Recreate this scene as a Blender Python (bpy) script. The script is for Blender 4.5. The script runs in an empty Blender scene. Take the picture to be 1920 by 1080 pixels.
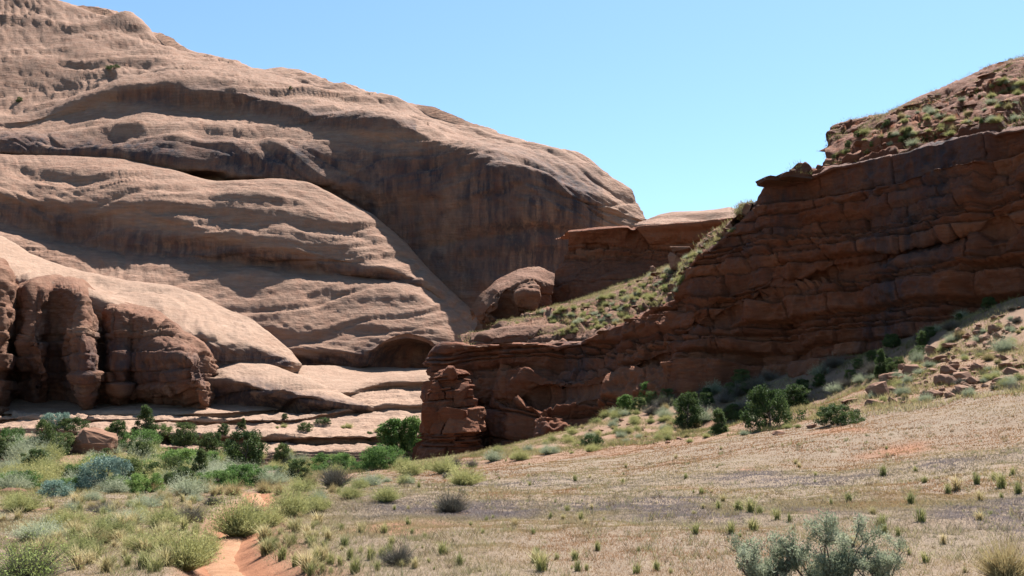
import bpy, bmesh, math, random
import numpy as np
from mathutils import Vector
R = math.radians
sc = bpy.context.scene
col = sc.collection
# ---------------------------------------------------------------- camera
PITCH = R(8.0); LENS = 35.0; FPX = 1920 * LENS / 36.0; EYE = np.array([0, 0, 1.65])
cam = bpy.data.cameras.new('camera'); cam.lens = LENS; cam.sensor_width = 36; cam.clip_end = 3000; cam.clip_start = 0.1
co = bpy.data.objects.new('camera', cam); col.objects.link(co)
co.location = EYE; co.rotation_euler = (R(90) + PITCH, 0, 0); sc.camera = co
# ---------------------------------------------------------------- sky, sun, exposure
SUN_EL, SUN_AZ = R(58), R(31)          # azimuth measured from +Y towards +X
w = bpy.data.worlds.new('World'); sc.world = w; w.use_nodes = True
nt = w.node_tree; nt.nodes.clear()
sky = nt.nodes.new('ShaderNodeTexSky'); sky.sky_type = 'NISHITA'; sky.sun_disc = False
sky.sun_elevation = SUN_EL; sky.sun_rotation = SUN_AZ; sky.altitude = 400; sky.air_density = 1.0; sky.dust_density = 0.4; sky.ozone_density = 0.0
bg = nt.nodes.new('ShaderNodeBackground'); bg.inputs[1].default_value = 0.057
out = nt.nodes.new('ShaderNodeOutputWorld'); tint_ = nt.nodes.new('ShaderNodeMix'); tint_.data_type = 'RGBA'; tint_.blend_type = 'MULTIPLY'; tint_.inputs[0].default_value = 1.0; tint_.inputs[7].default_value = (.84, 1.03, 1.08, 1)
nt.links.new(sky.outputs[0], tint_.inputs[6]); nt.links.new(tint_.outputs[2], bg.inputs[0]); nt.links.new(bg.outputs[0], out.inputs[0])
sl = bpy.data.lights.new('sun', 'SUN'); sl.energy = 5.0; sl.angle = R(0.53); sl.color = (1, 0.95, 0.88)
so = bpy.data.objects.new('sun', sl); col.objects.link(so)
sdir = Vector((math.sin(SUN_AZ) * math.cos(SUN_EL), math.cos(SUN_AZ) * math.cos(SUN_EL), math.sin(SUN_EL)))
so.rotation_euler = sdir.to_track_quat('Z', 'Y').to_euler(); so.location = (60, 60, 120)
sc.view_settings.view_transform = 'Standard'; sc.view_settings.look = 'None'; sc.view_settings.gamma = 1.0
sc.view_settings.exposure = 1.72
sc.render.engine = 'CYCLES'; sc.cycles.max_bounces = 5; sc.cycles.diffuse_bounces = 2
# ---------------------------------------------------------------- helpers
def rays(px, py):
    px = np.asarray(px, float); py = np.asarray(py, float)
    dx = (px - 960) / FPX; dy = (540 - py) / FPX
    c, s = math.cos(PITCH), math.sin(PITCH)
    return dx, c - dy * s, s + dy * c
def P(px, py, D):
    x, y, z = rays(px, py); D = np.asarray(D, float)
    return np.stack([EYE[0] + x / y * D, EYE[1] + D, EYE[2] + z / y * D], -1)
def proj(p):
    p = np.asarray(p) - EYE; c, s = math.cos(PITCH), math.sin(PITCH)
    d = p[..., 1] * c + p[..., 2] * s; u = -p[..., 1] * s + p[..., 2] * c
    return 960 + p[..., 0] / d * FPX, 540 - u / d * FPX
rng = np.random.default_rng(7)
PERM = np.concatenate([rng.permutation(512)] * 2)
GR = rng.normal(size=(512, 3)); GR /= np.linalg.norm(GR, axis=1)[:, None]
def noise(p):
    p = np.asarray(p, float); i = np.floor(p).astype(int); f = p - i; u = f * f * f * (f * (f * 6 - 15) + 10); r = 0
    for a in (0, 1):
        for b in (0, 1):
            for c in (0, 1):
                h = PERM[(PERM[(PERM[(i[..., 0] + a) & 511] + i[..., 1] + b) & 511] + i[..., 2] + c) & 511]
                d = (GR[h] * (f - np.array([a, b, c]))).sum(-1)
                r = r + d * (u[..., 0] if a else 1 - u[..., 0]) * (u[..., 1] if b else 1 - u[..., 1]) * (u[..., 2] if c else 1 - u[..., 2])
    return r * 1.5
def fbm(p, octv=4, gain=0.5):
    r = 0; a = 1.0
    for k in range(octv): r = r + a * noise(p * 2 ** k + 17.3 * k); a *= gain
    return r
def smooth1(a, s, axis):
    if s <= 0: return a
    n = max(1, int(3 * s)); k = np.exp(-0.5 * (np.arange(-n, n + 1) / s) ** 2); k /= k.sum()
    pad = [(0, 0)] * a.ndim; pad[axis] = (n, n)
    b = np.pad(a, pad, mode='reflect', reflect_type='odd') if a.shape[axis] > n else np.pad(a, pad, mode='edge')
    return sum(k[j] * np.take(b, range(j, j + a.shape[axis]), axis) for j in range(2 * n + 1))
def mesh_obj(name, v, f, mat, parent=None, smooth=True, kind=None):
    m = bpy.data.meshes.new(name); v = np.asarray(v, np.float32); f = np.asarray(f, np.int32); n = f.shape[1]
    m.vertices.add(len(v)); m.vertices.foreach_set('co', v.ravel())
    m.loops.add(f.size); m.loops.foreach_set('vertex_index', f.ravel())
    m.polygons.add(len(f)); m.polygons.foreach_set('loop_start', np.arange(0, f.size, n, dtype=np.int32))
    m.update(calc_edges=True); m.validate()
    if smooth: m.polygons.foreach_set('use_smooth', np.ones(len(m.polygons), bool))
    m.materials.append(mat)
    o = bpy.data.objects.new(name, m); col.objects.link(o)
    if parent: o.parent = parent
    if kind: o['kind'] = kind
    return o
def tag(o, label, cat=None, group=None, kind=None):
    o['label'] = label
    if cat: o['category'] = cat
    if group: o['group'] = group
    if kind: o['kind'] = kind
    return o
def grid_faces(nv, nu):
    i = np.arange(nv - 1)[:, None] * nu + np.arange(nu - 1)[None]
    return np.stack([i, i + 1, i + nu + 1, i + nu], -1).reshape(-1, 4)
def grid_normals(g):
    du = np.gradient(g, axis=1); dv = np.gradient(g, axis=0); n = np.cross(du, dv)
    n /= np.linalg.norm(n, axis=-1)[..., None] + 1e-9
    s = np.sign((n * (EYE - g)).sum(-1)); s[s == 0] = 1
    return n * s[..., None]
# ---------------------------------------------------------------- materials
def N(nt, t, **kw):
    n = nt.nodes.new(t)
    for k, v in kw.items():
        if k.startswith('i_'): n.inputs[int(k[2:]) if k[2:].isdigit() else k[2:].replace('_', ' ')].default_value = v
        else: setattr(n, k, v)
    return n
def mat_base(name, rough=0.9):
    m = bpy.data.materials.new(name); m.use_nodes = True; t = m.node_tree
    b = t.nodes['Principled BSDF']; b.inputs['Roughness'].default_value = rough; b.inputs['Specular IOR Level'].default_value = 0.15
    return m, t, b
def scaled(t, src, sx, sy, sz, rot=(0, 0, 0)):
    mp = N(t, 'ShaderNodeMapping'); mp.inputs['Scale'].default_value = (sx, sy, sz); mp.inputs['Rotation'].default_value = rot
    t.links.new(src, mp.inputs[0]); return mp.outputs[0]
def nz(t, vec, scale=1.0, detail=4, rough=0.55):
    n = N(t, 'ShaderNodeTexNoise'); n.inputs['Scale'].default_value = scale; n.inputs['Detail'].default_value = detail; n.inputs['Roughness'].default_value = rough
    t.links.new(vec, n.inputs['Vector']); return n.outputs['Fac']
def ramp(t, fac, stops):
    r = N(t, 'ShaderNodeValToRGB'); e = r.color_ramp.elements
    while len(e) < len(stops): e.new(0.5)
    for k, (p, c) in enumerate(stops): e[k].position = p; e[k].color = (*c, 1) if len(c) == 3 else c
    t.links.new(fac, r.inputs[0]); return r.outputs[0]
def mixc(t, fac, a, b, mode='MIX'):
    n = N(t, 'ShaderNodeMix', data_type='RGBA', blend_type=mode)
    if isinstance(fac, float): n.inputs[0].default_value = fac
    else: t.links.new(fac, n.inputs[0])
    for i, c in ((6, a), (7, b)):
        if isinstance(c, tuple): n.inputs[i].default_value = (*c, 1)
        else: t.links.new(c, n.inputs[i])
    return n.outputs[2]
def math_n(t, op, a, b):
    n = N(t, 'ShaderNodeMath', operation=op)
    for i, c in ((0, a), (1, b)):
        if isinstance(c, (int, float)): n.inputs[i].default_value = c
        else: t.links.new(c, n.inputs[i])
    return n.outputs[0]
def rock_mat(name, pale, mid, dark, varnish_shade=(0.035, 0.03, 0.035), scale=1.0, bump=0.5, streak=0.35, bed=0.5, tone=False):
    """sandstone: bedding bands, blotches, rust and dark stain and painted shade on the walls (attribute 'varnish')"""
    m, t, b = mat_base(name, 0.92)
    pos = N(t, 'ShaderNodeNewGeometry').outputs['Position']
    bands = nz(t, scaled(t, pos, .012 * scale, .012 * scale, .35 * scale, (0, R(4), 0)), 1, 5, .65)
    blot = nz(t, pos, .06 * scale, 6, .6)
    fine = nz(t, scaled(t, pos, .25 * scale, .25 * scale, 1.6 * scale, (0, R(22), 0)), 1, 9, .7)
    c = ramp(t, bands, [(.25, dark), (.45, mid), (.68, pale)])
    c2 = ramp(t, blot, [(.3, mid), (.6, pale)])
    c = mixc(t, bed, c2, c)
    c = mixc(t, .6, c, ramp(t, fine, [(.3, tuple(x * .5 for x in mid)), (.55, mid), (.75, tuple(min(1, x * 1.15) for x in pale))]))
    if tone:
        tn = N(t, 'ShaderNodeAttribute', attribute_name='tone').outputs['Fac']
        c = mixc(t, 1.0, c, ramp(t, tn, [(0, (.55, .52, .52)), (.5, (1, 1, 1)), (1, (1.0, 1.0, 1.0))]), 'MULTIPLY'); c = mixc(t, math_n(t, 'MULTIPLY', math_n(t, 'GREATER_THAN', tn, .8), .5), c, pale)
    # streaks that run down the walls: rust, dark stain and some painted shade
    st = nz(t, scaled(t, pos, .55 * scale, .55 * scale, .05 * scale), 1, 6, .7)
    at = N(t, 'ShaderNodeAttribute', attribute_name='varnish_shade').outputs['Fac']
    msk = ramp(t, nz(t, scaled(t, pos, .11 * scale, .11 * scale, .05 * scale), 1, 5, .65), [(.35, (0, 0, 0)), (.52, (1, 1, 1))])
    stm = math_n(t, 'MULTIPLY', msk, ramp(t, st, [(.36, (0, 0, 0)), (.56, (1, 1, 1))]))
    pat = math_n(t, 'MULTIPLY', at, ramp(t, nz(t, scaled(t, pos, .10 * scale, .10 * scale, .05 * scale), 1, 7, .7), [(.36, (.15, .15, .15)), (.6, (.85, .85, .85))]))
    c = mixc(t, pat, c, (.088, .05, .04))          # brown patina, and shade painted into bands under the brows
    c = mixc(t, math_n(t, 'MULTIPLY', stm, math_n(t, 'MULTIPLY', at, 1.0)), c, varnish_shade)
    rust = nz(t, scaled(t, pos, .35 * scale, .35 * scale, .09 * scale), 1.3, 6, .7)
    c = mixc(t, math_n(t, 'MULTIPLY', ramp(t, rust, [(.45, (0, 0, 0)), (.7, (1, 1, 1))]), streak), c, tuple(x * y for x, y in zip(mid, (.95, .62, .5))))
    t.links.new(c, b.inputs['Base Color'])
    bp = N(t, 'ShaderNodeBump'); bp.inputs['Strength'].default_value = bump; bp.inputs['Distance'].default_value = .6 / scale
    h = math_n(t, 'ADD', fine, math_n(t, 'MULTIPLY', nz(t, pos, .9 * scale, 8, .65), .8))
    t.links.new(h, bp.inputs['Height']); t.links.new(bp.outputs[0], b.inputs['Normal'])
    return m
M = {}
M['slick'] = rock_mat('slickrock', (.272, .177, .130), (.207, .124, .086), (.118, .06, .042), scale=.8, bump=.8)
M['bench'] = rock_mat('pale_bench_rock', (0.2848, 0.204, 0.153), (0.2253, 0.1445, 0.102), (0.1403, 0.0765, 0.0527), scale=1.4, bump=.9, streak=.15)
M['red'] = rock_mat('red_cliff_rock', (.19, .084, .047), (.128, .047, .025), (.056, .023, .015), scale=2.0, bump=1.0, bed=.7, tone=True)
M['butte'] = rock_mat('butte_rock', (0.212, 0.132, 0.0896), (0.152, 0.0768, 0.0496), (0.088, 0.04, 0.0264), scale=1.5, bump=.9, bed=.7, tone=True)
M['boulder'] = rock_mat('boulder_rock', (0.2295, 0.136, 0.0935), (0.1785, 0.0935, 0.0595), (0.102, 0.051, 0.0357), scale=6, bump=.5, streak=.1)
# ---------------------------------------------------------------- lofted rock masses
ROCKS = []
def resample(row, nu, su):
    row = np.array(row, float); x = np.linspace(row[0, 0], row[-1, 0], nu)
    return np.stack([x, smooth1(np.interp(x, row[:, 0], row[:, 1]), su, 0), smooth1(np.interp(x, row[:, 0], row[:, 2]), su, 0)], -1)
def loft(name, rows, nu, mat, vstep=3.0, smooth=True, su=None, sv=1.5, disp=None, varn_shade=None, hidden=(0,)):
    """rows run across the rock, each a list of (px, py, distance) from top to bottom; result is a sheet of world points"""
    su = nu / 90 if su is None else su
    rr = [resample(r, nu, su) for r in rows]
    g = []; n0 = None
    for a, b in zip(rr[:-1], rr[1:]):
        h = max(np.abs(a[:, 1] - b[:, 1]).mean(), np.abs(a[:, 2] - b[:, 2]).mean() * 2)
        n = max(2, int(h / vstep)); n0 = n if n0 is None else n0
        for k in range(n): g.append(a + (b - a) * k / n)
    g.append(rr[-1]); g = np.array(g)
    g = P(g[..., 0], g[..., 1], g[..., 2])
    if sv > 0: g = smooth1(g, sv, 0)
    if disp is not None:
        nr = grid_normals(smooth1(smooth1(g, 2, 0), 2, 1))
        fd = np.clip(.22 + (np.arange(g.shape[0]) - n0) / 16, .22, 1)[:, None]; g = g + nr * (disp(g, nr) * fd)[..., None]
    nv = g.shape[0]; tone = getattr(disp, 'tone', None)
    o = mesh_obj(name, g.reshape(-1, 3), grid_faces(nv, nu), mat, kind='structure', smooth=smooth)
    if varn_shade is not None:
        px, py = proj(g.reshape(-1, 3)); a = o.data.attributes.new('varnish_shade', 'FLOAT', 'POINT')
        a.data.foreach_set('value', np.clip(varn_shade(px, py, g.reshape(-1, 3)), 0, 1).astype(np.float32))
    if tone is not None:
        a = o.data.attributes.new('tone', 'FLOAT', 'POINT'); a.data.foreach_set('value', tone.ravel().astype(np.float32))
    ROCKS.append(o); return o
def rot_xz(p, a):
    c, s = math.cos(a), math.sin(a)
    return np.stack([p[..., 0] * c + p[..., 2] * s, p[..., 1], -p[..., 0] * s + p[..., 2] * c], -1)
def lines(q, w):                  # thin sharp grooves where a stretched noise crosses zero
    return np.clip(1 - np.abs(noise(q)) * w, 0, 1)
def sstep(x, w): return np.clip(x / w, -1, 1)
def slick_disp(big=2.2, cross=.55, strata=.5, ang=-24, fine=.22):
    def f(g, n):
        wv = np.stack([noise(g / 35), noise(g / 35 + 7), noise(g / 35 + 13)], -1) * 9
        gw = g + wv; q = rot_xz(gw, R(ang)); q2 = rot_xz(gw, R(7))
        d = big * (fbm(g / 34.0, 2) + .18 * noise(g / 9.5))
        sel = np.clip(.5 + 2.2 * noise(g / 48 + 3), 0, 1)
        d += 1.7 * cross * (sel * fbm(q * np.array([.012, .02, .20]), 5, .6) + (1 - sel) * .8 * fbm(q2 * np.array([.009, .014, .26]), 5, .6))
        d -= 1.3 * cross * (sel * lines(q * np.array([.008, .012, .13]), 10) + lines(q2 * np.array([.005, .007, .08]), 13))
        zz = gw[..., 2] * .11 + .002 * g[..., 0]
        d += strata * 2.4 * sstep(noise(np.stack([zz, g[..., 0] * .004, g[..., 1] * .004], -1)), .07) * np.clip(.35 + noise(g / 30 + 21), 0, 1)
        d -= 4.0 * np.clip(noise(g * np.array([.045, .045, .08]) + 5) - .30, 0, 1) + 2.0 * np.clip(noise(g * np.array([.11, .11, .2]) + 9) - .40, 0, 1)
        d += fine * .95 * (fbm(q * np.array([.09, .15, .6]), 4, .62) + .35 * fbm(g / 2.0, 2))
        return d
    return f
def hsh(a, b=0, s=0):
    return ((np.sin(a * 127.1 + b * 311.7 + s * 74.7) * 43758.5453) % 1.0)
def ledge_disp(big=1.2, strata=.9, fine=.25, blocks=.5, zs=.9, wall=(.66, -.75)):
    """bedded cliff: beds of uneven thickness, each broken by joints into blocks that stand proud or sit back"""
    edges = np.cumsum(np.random.default_rng(3).choice([.28, .4, .6, 1.0, 1.6, 2.6], 700) / zs) - 60
    def f(g, n):
        d = big * (fbm(g / 16.0, 2) + .3 * noise(g / 5))
        zz = g[..., 2] + 1.1 * noise(g / 22) + .12 * noise(g / 2.5)
        k = np.searchsorted(edges, zz.ravel()).reshape(zz.shape); k = np.clip(k, 1, len(edges) - 1)
        lo, hi = edges[k - 1], edges[k]; th = hi - lo; t = (zz - lo) / th
        u0 = g[..., 0] * wall[0] + g[..., 1] * wall[1]
        am = np.clip(.75 + 1.3 * noise(np.stack([u0 / 14, k * .37, 0 * u0], -1)), .15, 1.8)
        d += strata * (hsh(k * 1.0) - .5) * 1.5 * am + .55 * strata * fbm(g / 3.8, 3, .6)
        d -= strata * .8 * np.clip(1 - np.minimum(t, 1 - t) * th / .16, 0, 1)            # parting between the beds
        d += strata * .35 * (t - .5)                                                    # each bed leans out towards its top
        u = g[..., 0] * wall[0] + g[..., 1] * wall[1] + 1.5 * noise(g / 7) + 200
        ln = 1.2 + th * 1.6 + 3 * hsh(k * 1.0, 1); uu = u / ln + hsh(k * 1.0, 2) * 7; c = np.floor(uu); fu = uu - c
        d += blocks * (hsh(c, k * 1.0, 3) - .5) * 1.5
        d -= blocks * .8 * np.clip(1 - np.minimum(fu, 1 - fu) * ln / .13, 0, 1)
        mj = noise(np.stack([u * .07, g[..., 2] * .012, 0 * u], -1)); d += blocks * .9 * sstep(mj, .05)
        d += fine * (fbm(g / 1.6, 3, .6) - np.abs(noise(g / .9)))
        f.tone = .55 * hsh(k * 1.0, 5) + .45 * hsh(c, k * 1.0, 6)
        return d
    return f
def band(px, py, pts, half):      # soft mask round a polyline in the picture
    pts = np.array(pts, float); y = np.interp(px, pts[:, 0], pts[:, 1]); h = np.interp(px, pts[:, 0], pts[:, 2]) if pts.shape[1] > 2 else half
    inside = (px > pts[0, 0]) & (px < pts[-1, 0])
    return np.clip(1.4 - np.abs(py - y) / h, 0, 1) * inside
# --- upper dome
sky_l = [(-120, -110, 470), (80, -5, 440), (160, 14, 436), (240, 35, 430), (265, 43, 426), (300, 68, 418), (350, 96, 408), (400, 106, 402), (500, 135, 390), (560, 138, 384), (610, 148, 378), (640, 163, 372), (700, 183, 364), (760, 190, 358), (830, 215, 352), (900, 240, 347), (960, 258, 344), (1030, 278, 340), (1080, 297, 338), (1130, 326, 338)]
U = [[(x, y + 50, d + 110) for x, y, d in sky_l[:-1]] + [(1150, 380, 430)],
     [(x, y + 6, d + 40) for x, y, d in sky_l[:-1]] + [(1140, 335, 370)],
     sky_l,
     [(-120, 60, 400), (0, 112, 388), (150, 125, 386), (210, 118, 386), (300, 108, 384), (400, 122, 374), (560, 158, 358), (700, 203, 342), (830, 238, 330), (960, 282, 322), (1080, 322, 318), (1165, 352, 330)],
     [(-120, 190, 372), (0, 180, 370), (60, 182, 370), (150, 168, 370), (230, 150, 370), (330, 130, 366), (400, 140, 360), (520, 166, 346), (640, 190, 332), (760, 215, 322), (830, 240, 316), (960, 300, 308), (1080, 345, 308), (1196, 376, 326)],
     [(-120, 225, 346), (0, 222, 345), (120, 198, 346), (240, 160, 348), (330, 156, 346), (420, 160, 342), (520, 185, 334), (600, 212, 324), (700, 218, 316), (760, 225, 312), (830, 262, 307), (900, 288, 304), (1000, 318, 302), (1100, 355, 303), (1210, 398, 322)],
     [(-120, 236, 345), (0, 232, 344), (120, 214, 346), (240, 192, 349), (330, 203, 348), (420, 208, 343), (520, 218, 334), (600, 240, 323), (700, 240, 313), (760, 262, 309), (830, 290, 305), (900, 305, 302), (1000, 335, 300), (1100, 372, 301), (1216, 415, 320)],
     [(-120, 268, 326), (0, 258, 324), (120, 260, 322), (240, 250, 321), (330, 256, 319), (420, 266, 317), (520, 276, 314), (600, 290, 311), (700, 305, 307), (800, 325, 304), (900, 345, 301), (1000, 358, 299), (1100, 388, 301), (1218, 430, 320)],
     [(-120, 286, 319), (0, 286, 318), (120, 290, 316), (220, 294, 314), (330, 312, 311), (420, 325, 309), (520, 334, 307), (640, 346, 305), (750, 356, 303), (900, 372, 301), (1000, 385, 299), (1100, 410, 301), (1218, 450, 320)],
     [(-120, 291, 328), (0, 291, 327), (120, 295, 326), (220, 300, 324), (330, 320, 321), (420, 336, 318), (520, 350, 314), (640, 372, 309), (750, 400, 305), (900, 430, 302), (1000, 440, 300), (1100, 450, 302), (1218, 480, 320)],
     [(-120, 330, 330), (0, 330, 330), (220, 345, 328), (420, 390, 322), (640, 470, 310), (750, 600, 306), (900, 690, 303), (1000, 680, 301), (1100, 660, 303), (1218, 600, 320)]]
def vU(px, py, p):
    v = band(px, py, [(0, 268, 20), (300, 285, 26), (450, 300, 32), (600, 318, 40), (800, 335, 60), (1000, 350, 60), (1120, 380, 50)], 1) * 1.0
    v = np.maximum(v, band(px, py, [(220, 180, 14), (330, 180, 22), (440, 186, 22), (600, 225, 18), (700, 228, 16), (780, 240, 12)], 1) * .7)  # shadow band under the brow, painted dark
    v = np.maximum(v, band(px, py, [(480, 295, 8), (560, 300, 20), (600, 300, 26), (640, 312, 14), (680, 325, 10)], 1) * 1.2)
    v = np.maximum(v, band(px, py, [(640, 380, 30), (760, 430, 70), (900, 450, 120), (1130, 450, 110)], 1) * .85)
    return v
dome = loft('sandstone_dome', U, 560, M['slick'], 2.6, smooth=False, sv=1.6, disp=slick_disp(2.4), varn_shade=vU)
# --- middle slope
m_top = [(-120, 283, 318), (0, 288, 316), (220, 296, 312), (330, 319, 308), (400, 340, 305), (440, 338, 302), (520, 333, 299), (580, 340, 298), (640, 372, 298), (700, 402, 297), (760, 452, 296), (800, 500, 296), (840, 540, 297), (890, 585, 305)]
Mi = [[(x, y + 14, d + 40) for x, y, d in m_top], m_top,
      [(-120, 318, 300), (0, 318, 299), (220, 335, 296), (330, 355, 292), (400, 368, 292), (440, 362, 290), (520, 365, 288), (600, 390, 288), (700, 440, 288), (760, 480, 288), (800, 515, 289), (840, 550, 291), (890, 592, 300)],
      [(-120, 350, 289), (0, 352, 288), (60, 372, 287), (150, 376, 286), (260, 392, 284), (330, 408, 281), (420, 440, 278), (520, 455, 276), (600, 472, 276), (700, 495, 277), (790, 524, 280), (840, 560, 285), (890, 600, 297)],
      [(-120, 372, 288), (0, 378, 287), (60, 400, 287), (150, 405, 285), (260, 425, 283), (330, 445, 281), (420, 470, 279), (520, 482, 277), (600, 497, 277), (700, 514, 278), (790, 532, 280), (850, 572, 286), (890, 606, 297)],
      [(-120, 412, 288), (0, 425, 287), (60, 442, 286), (150, 462, 285), (260, 482, 283), (330, 489, 282), (420, 492, 281), (520, 500, 280), (600, 514, 280), (700, 524, 280), (790, 540, 281), (850, 580, 285), (890, 612, 296)],
      [(-120, 430, 280), (0, 445, 279), (150, 480, 277), (260, 497, 275), (330, 503, 274), (420, 506, 274), (520, 515, 273), (600, 528, 273), (700, 536, 273), (790, 555, 273), (850, 592, 278), (890, 622, 290)],
      [(-120, 500, 268), (0, 500, 268), (260, 550, 265), (420, 580, 263), (520, 590, 262), (600, 600, 262), (700, 606, 262), (790, 615, 264), (850, 640, 268), (890, 650, 280)],
      [(-120, 560, 262), (0, 560, 262), (260, 620, 258), (400, 650, 256), (500, 655, 256), (560, 650, 255), (620, 655, 255), (690, 664, 256), (720, 645, 258), (760, 632, 260), (800, 640, 262), (830, 665, 264), (890, 690, 275)],
      [(-120, 590, 262), (0, 590, 262), (260, 660, 260), (400, 684, 258), (500, 690, 258), (560, 690, 258), (620, 694, 258), (690, 690, 259), (720, 660, 268), (760, 646, 272), (800, 652, 274), (830, 680, 272), (890, 705, 278)],
      [(-120, 640, 266), (0, 640, 266), (260, 690, 264), (400, 700, 262), (560, 705, 262), (690, 705, 268), (720, 700, 274), (760, 700, 277), (800, 700, 277), (830, 702, 275), (890, 715, 280)]]
def vM(px, py, p):
    v = band(px, py, [(0, 400, 25), (150, 430, 35), (260, 455, 28), (420, 476, 20), (600, 498, 16), (790, 530, 6)], 1) * .8  # shaded band below the slope's brow, put into the rock colour
    v = np.maximum(v, band(px, py, [(640, 680, 14), (690, 678, 26), (760, 672, 40), (830, 675, 34)], 1) * 1.1)  # arch alcove: its stain and its shade painted together
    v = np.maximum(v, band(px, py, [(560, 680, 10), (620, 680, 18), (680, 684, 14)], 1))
    return v
mid = loft('slickrock_slope', Mi, 460, M['slick'], 2.6, smooth=False, sv=1.6, disp=slick_disp(1.8, .5, .45), varn_shade=vM)
# --- lower front slope, pale
l_top = [(-120, 395, 262), (0, 440, 256), (63, 478, 252), (133, 502, 250), (233, 526, 247), (317, 533, 245), (367, 548, 243), (417, 577, 241), (467, 597, 239), (500, 618, 238), (547, 658, 237), (566, 684, 240)]
L = [[(x, y + 14, d + 25) for x, y, d in l_top], l_top,
     [(-120, 445, 235), (0, 480, 232), (63, 505, 230), (133, 525, 229), (233, 550, 228), (317, 565, 228), (367, 585, 228), (417, 605, 228), (467, 622, 229), (500, 637, 230), (547, 668, 232), (566, 686, 238)],
     [(-120, 500, 216), (0, 510, 215), (63, 525, 214), (133, 545, 213), (233, 575, 213), (300, 600, 213), (367, 625, 216), (417, 638, 219), (467, 650, 222), (500, 660, 225), (547, 676, 230), (566, 688, 237)],
     [(-120, 560, 214), (0, 560, 214), (133, 580, 213), (233, 610, 212), (300, 640, 212), (367, 665, 215), (417, 675, 219), (467, 680, 222), (500, 683, 225), (547, 688, 230), (566, 692, 237)],
     [(-120, 700, 216), (0, 700, 216), (233, 720, 216), (367, 725, 219), (467, 710, 224), (547, 700, 232), (566, 698, 238)]]
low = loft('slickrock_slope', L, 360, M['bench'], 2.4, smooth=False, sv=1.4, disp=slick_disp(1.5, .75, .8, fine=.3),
           varn_shade=lambda px, py, p: band(px, py, [(300, 640, 20), (400, 665, 20), (480, 668, 16), (545, 682, 8)], 1))  # painted shade in the band under the pale brow
# --- pillared wall at the left
def prow(ys, ds):
    xs = [-90, 0, 12, 24, 42, 62, 88, 100, 112, 132, 158, 172, 186, 205, 230, 246, 290, 340, 374, 388, 402]
    return [(x, y, d) for x, y, d in zip(xs, ys, ds)]
ptop = [475, 488, 492, 535, 532, 524, 520, 520, 520, 522, 528, 545, 556, 562, 568, 572, 582, 618, 640, 655, 690]
p_m1 = [560, 570, 570, 600, 606, 600, 600, 598, 596, 600, 606, 610, 620, 630, 630, 628, 632, 648, 662, 680, 705]
p_m2 = [640, 640, 640, 655, 640, 640, 660, 660, 655, 640, 640, 645, 670, 690, 690, 680, 665, 665, 680, 700, 720]
p_m3 = [700, 700, 700, 705, 690, 690, 712, 712, 705, 700, 700, 705, 712, 728, 728, 715, 712, 712, 715, 725, 740]
p_bt = [775, 775, 765, 768, 775, 778, 772, 780, 785, 785, 778, 768, 745, 752, 752, 748, 765, 776, 772, 768, 770]
Pw = [prow([y + 4 for y in ptop], [236] * 21),
      prow([y - 4 for y in ptop], [214, 214, 215, 220, 219, 218, 218, 218, 217, 216, 216, 218, 221, 220, 219, 219, 219, 219, 219, 220, 226]),
      prow([y + 16 for y in ptop], [204, 203, 205, 211, 209, 208, 208, 210, 208, 205, 204, 208, 213, 211, 210, 211, 210, 210, 210, 213, 222]),
      prow([a * .5 + b * .5 + 4 for a, b in zip(ptop, p_m1)], [201, 200, 203, 212, 209, 206, 207, 211, 207, 203, 201, 206, 213, 210, 209, 210, 208, 207, 208, 211, 220]),
      prow(p_m1, [200, 199, 203, 213, 208, 205, 207, 212, 206, 201, 199, 204, 214, 209, 208, 210, 206, 204, 205, 210, 219]),
      prow(p_m2, [199, 198, 202, 213, 204, 200, 203, 213, 205, 197, 195, 202, 214, 206, 204, 209, 202, 198, 198, 207, 216]),
      prow(p_m3, [199, 198, 202, 214, 208, 204, 203, 213, 208, 202, 197, 201, 211, 206, 205, 209, 204, 200, 196, 203, 212]),
      prow([y - 22 for y in p_bt], [199, 198, 203, 216, 214, 211, 209, 215, 213, 208, 201, 202, 209, 208, 207, 211, 209, 206, 200, 203, 209]),
      prow([y - 2 for y in p_bt], [200, 199, 205, 217, 217, 215, 213, 217, 216, 211, 203, 203, 210, 208, 206, 213, 213, 211, 203, 204, 209]),
      prow([y + 25 for y in p_bt], [204, 203, 208, 218, 218, 216, 214, 218, 217, 213, 206, 206, 212, 211, 209, 214, 214, 212, 206, 207, 212])]
def vP(px, py, p):
    return np.maximum(band(px, py, [(20, 715, 50), (120, 700, 60), (180, 690, 50)], 1), band(px, py, [(180, 640, 30), (240, 690, 50), (330, 700, 50), (385, 700, 30)], 1)) * .75
wall = loft('pillared_cliff', Pw, 300, M['butte'], 2.0, smooth=False, su=2.2, sv=2.0, disp=ledge_disp(1.5, .8, .3, 1.0, .3, (1., 0.)), varn_shade=vP)
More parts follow.
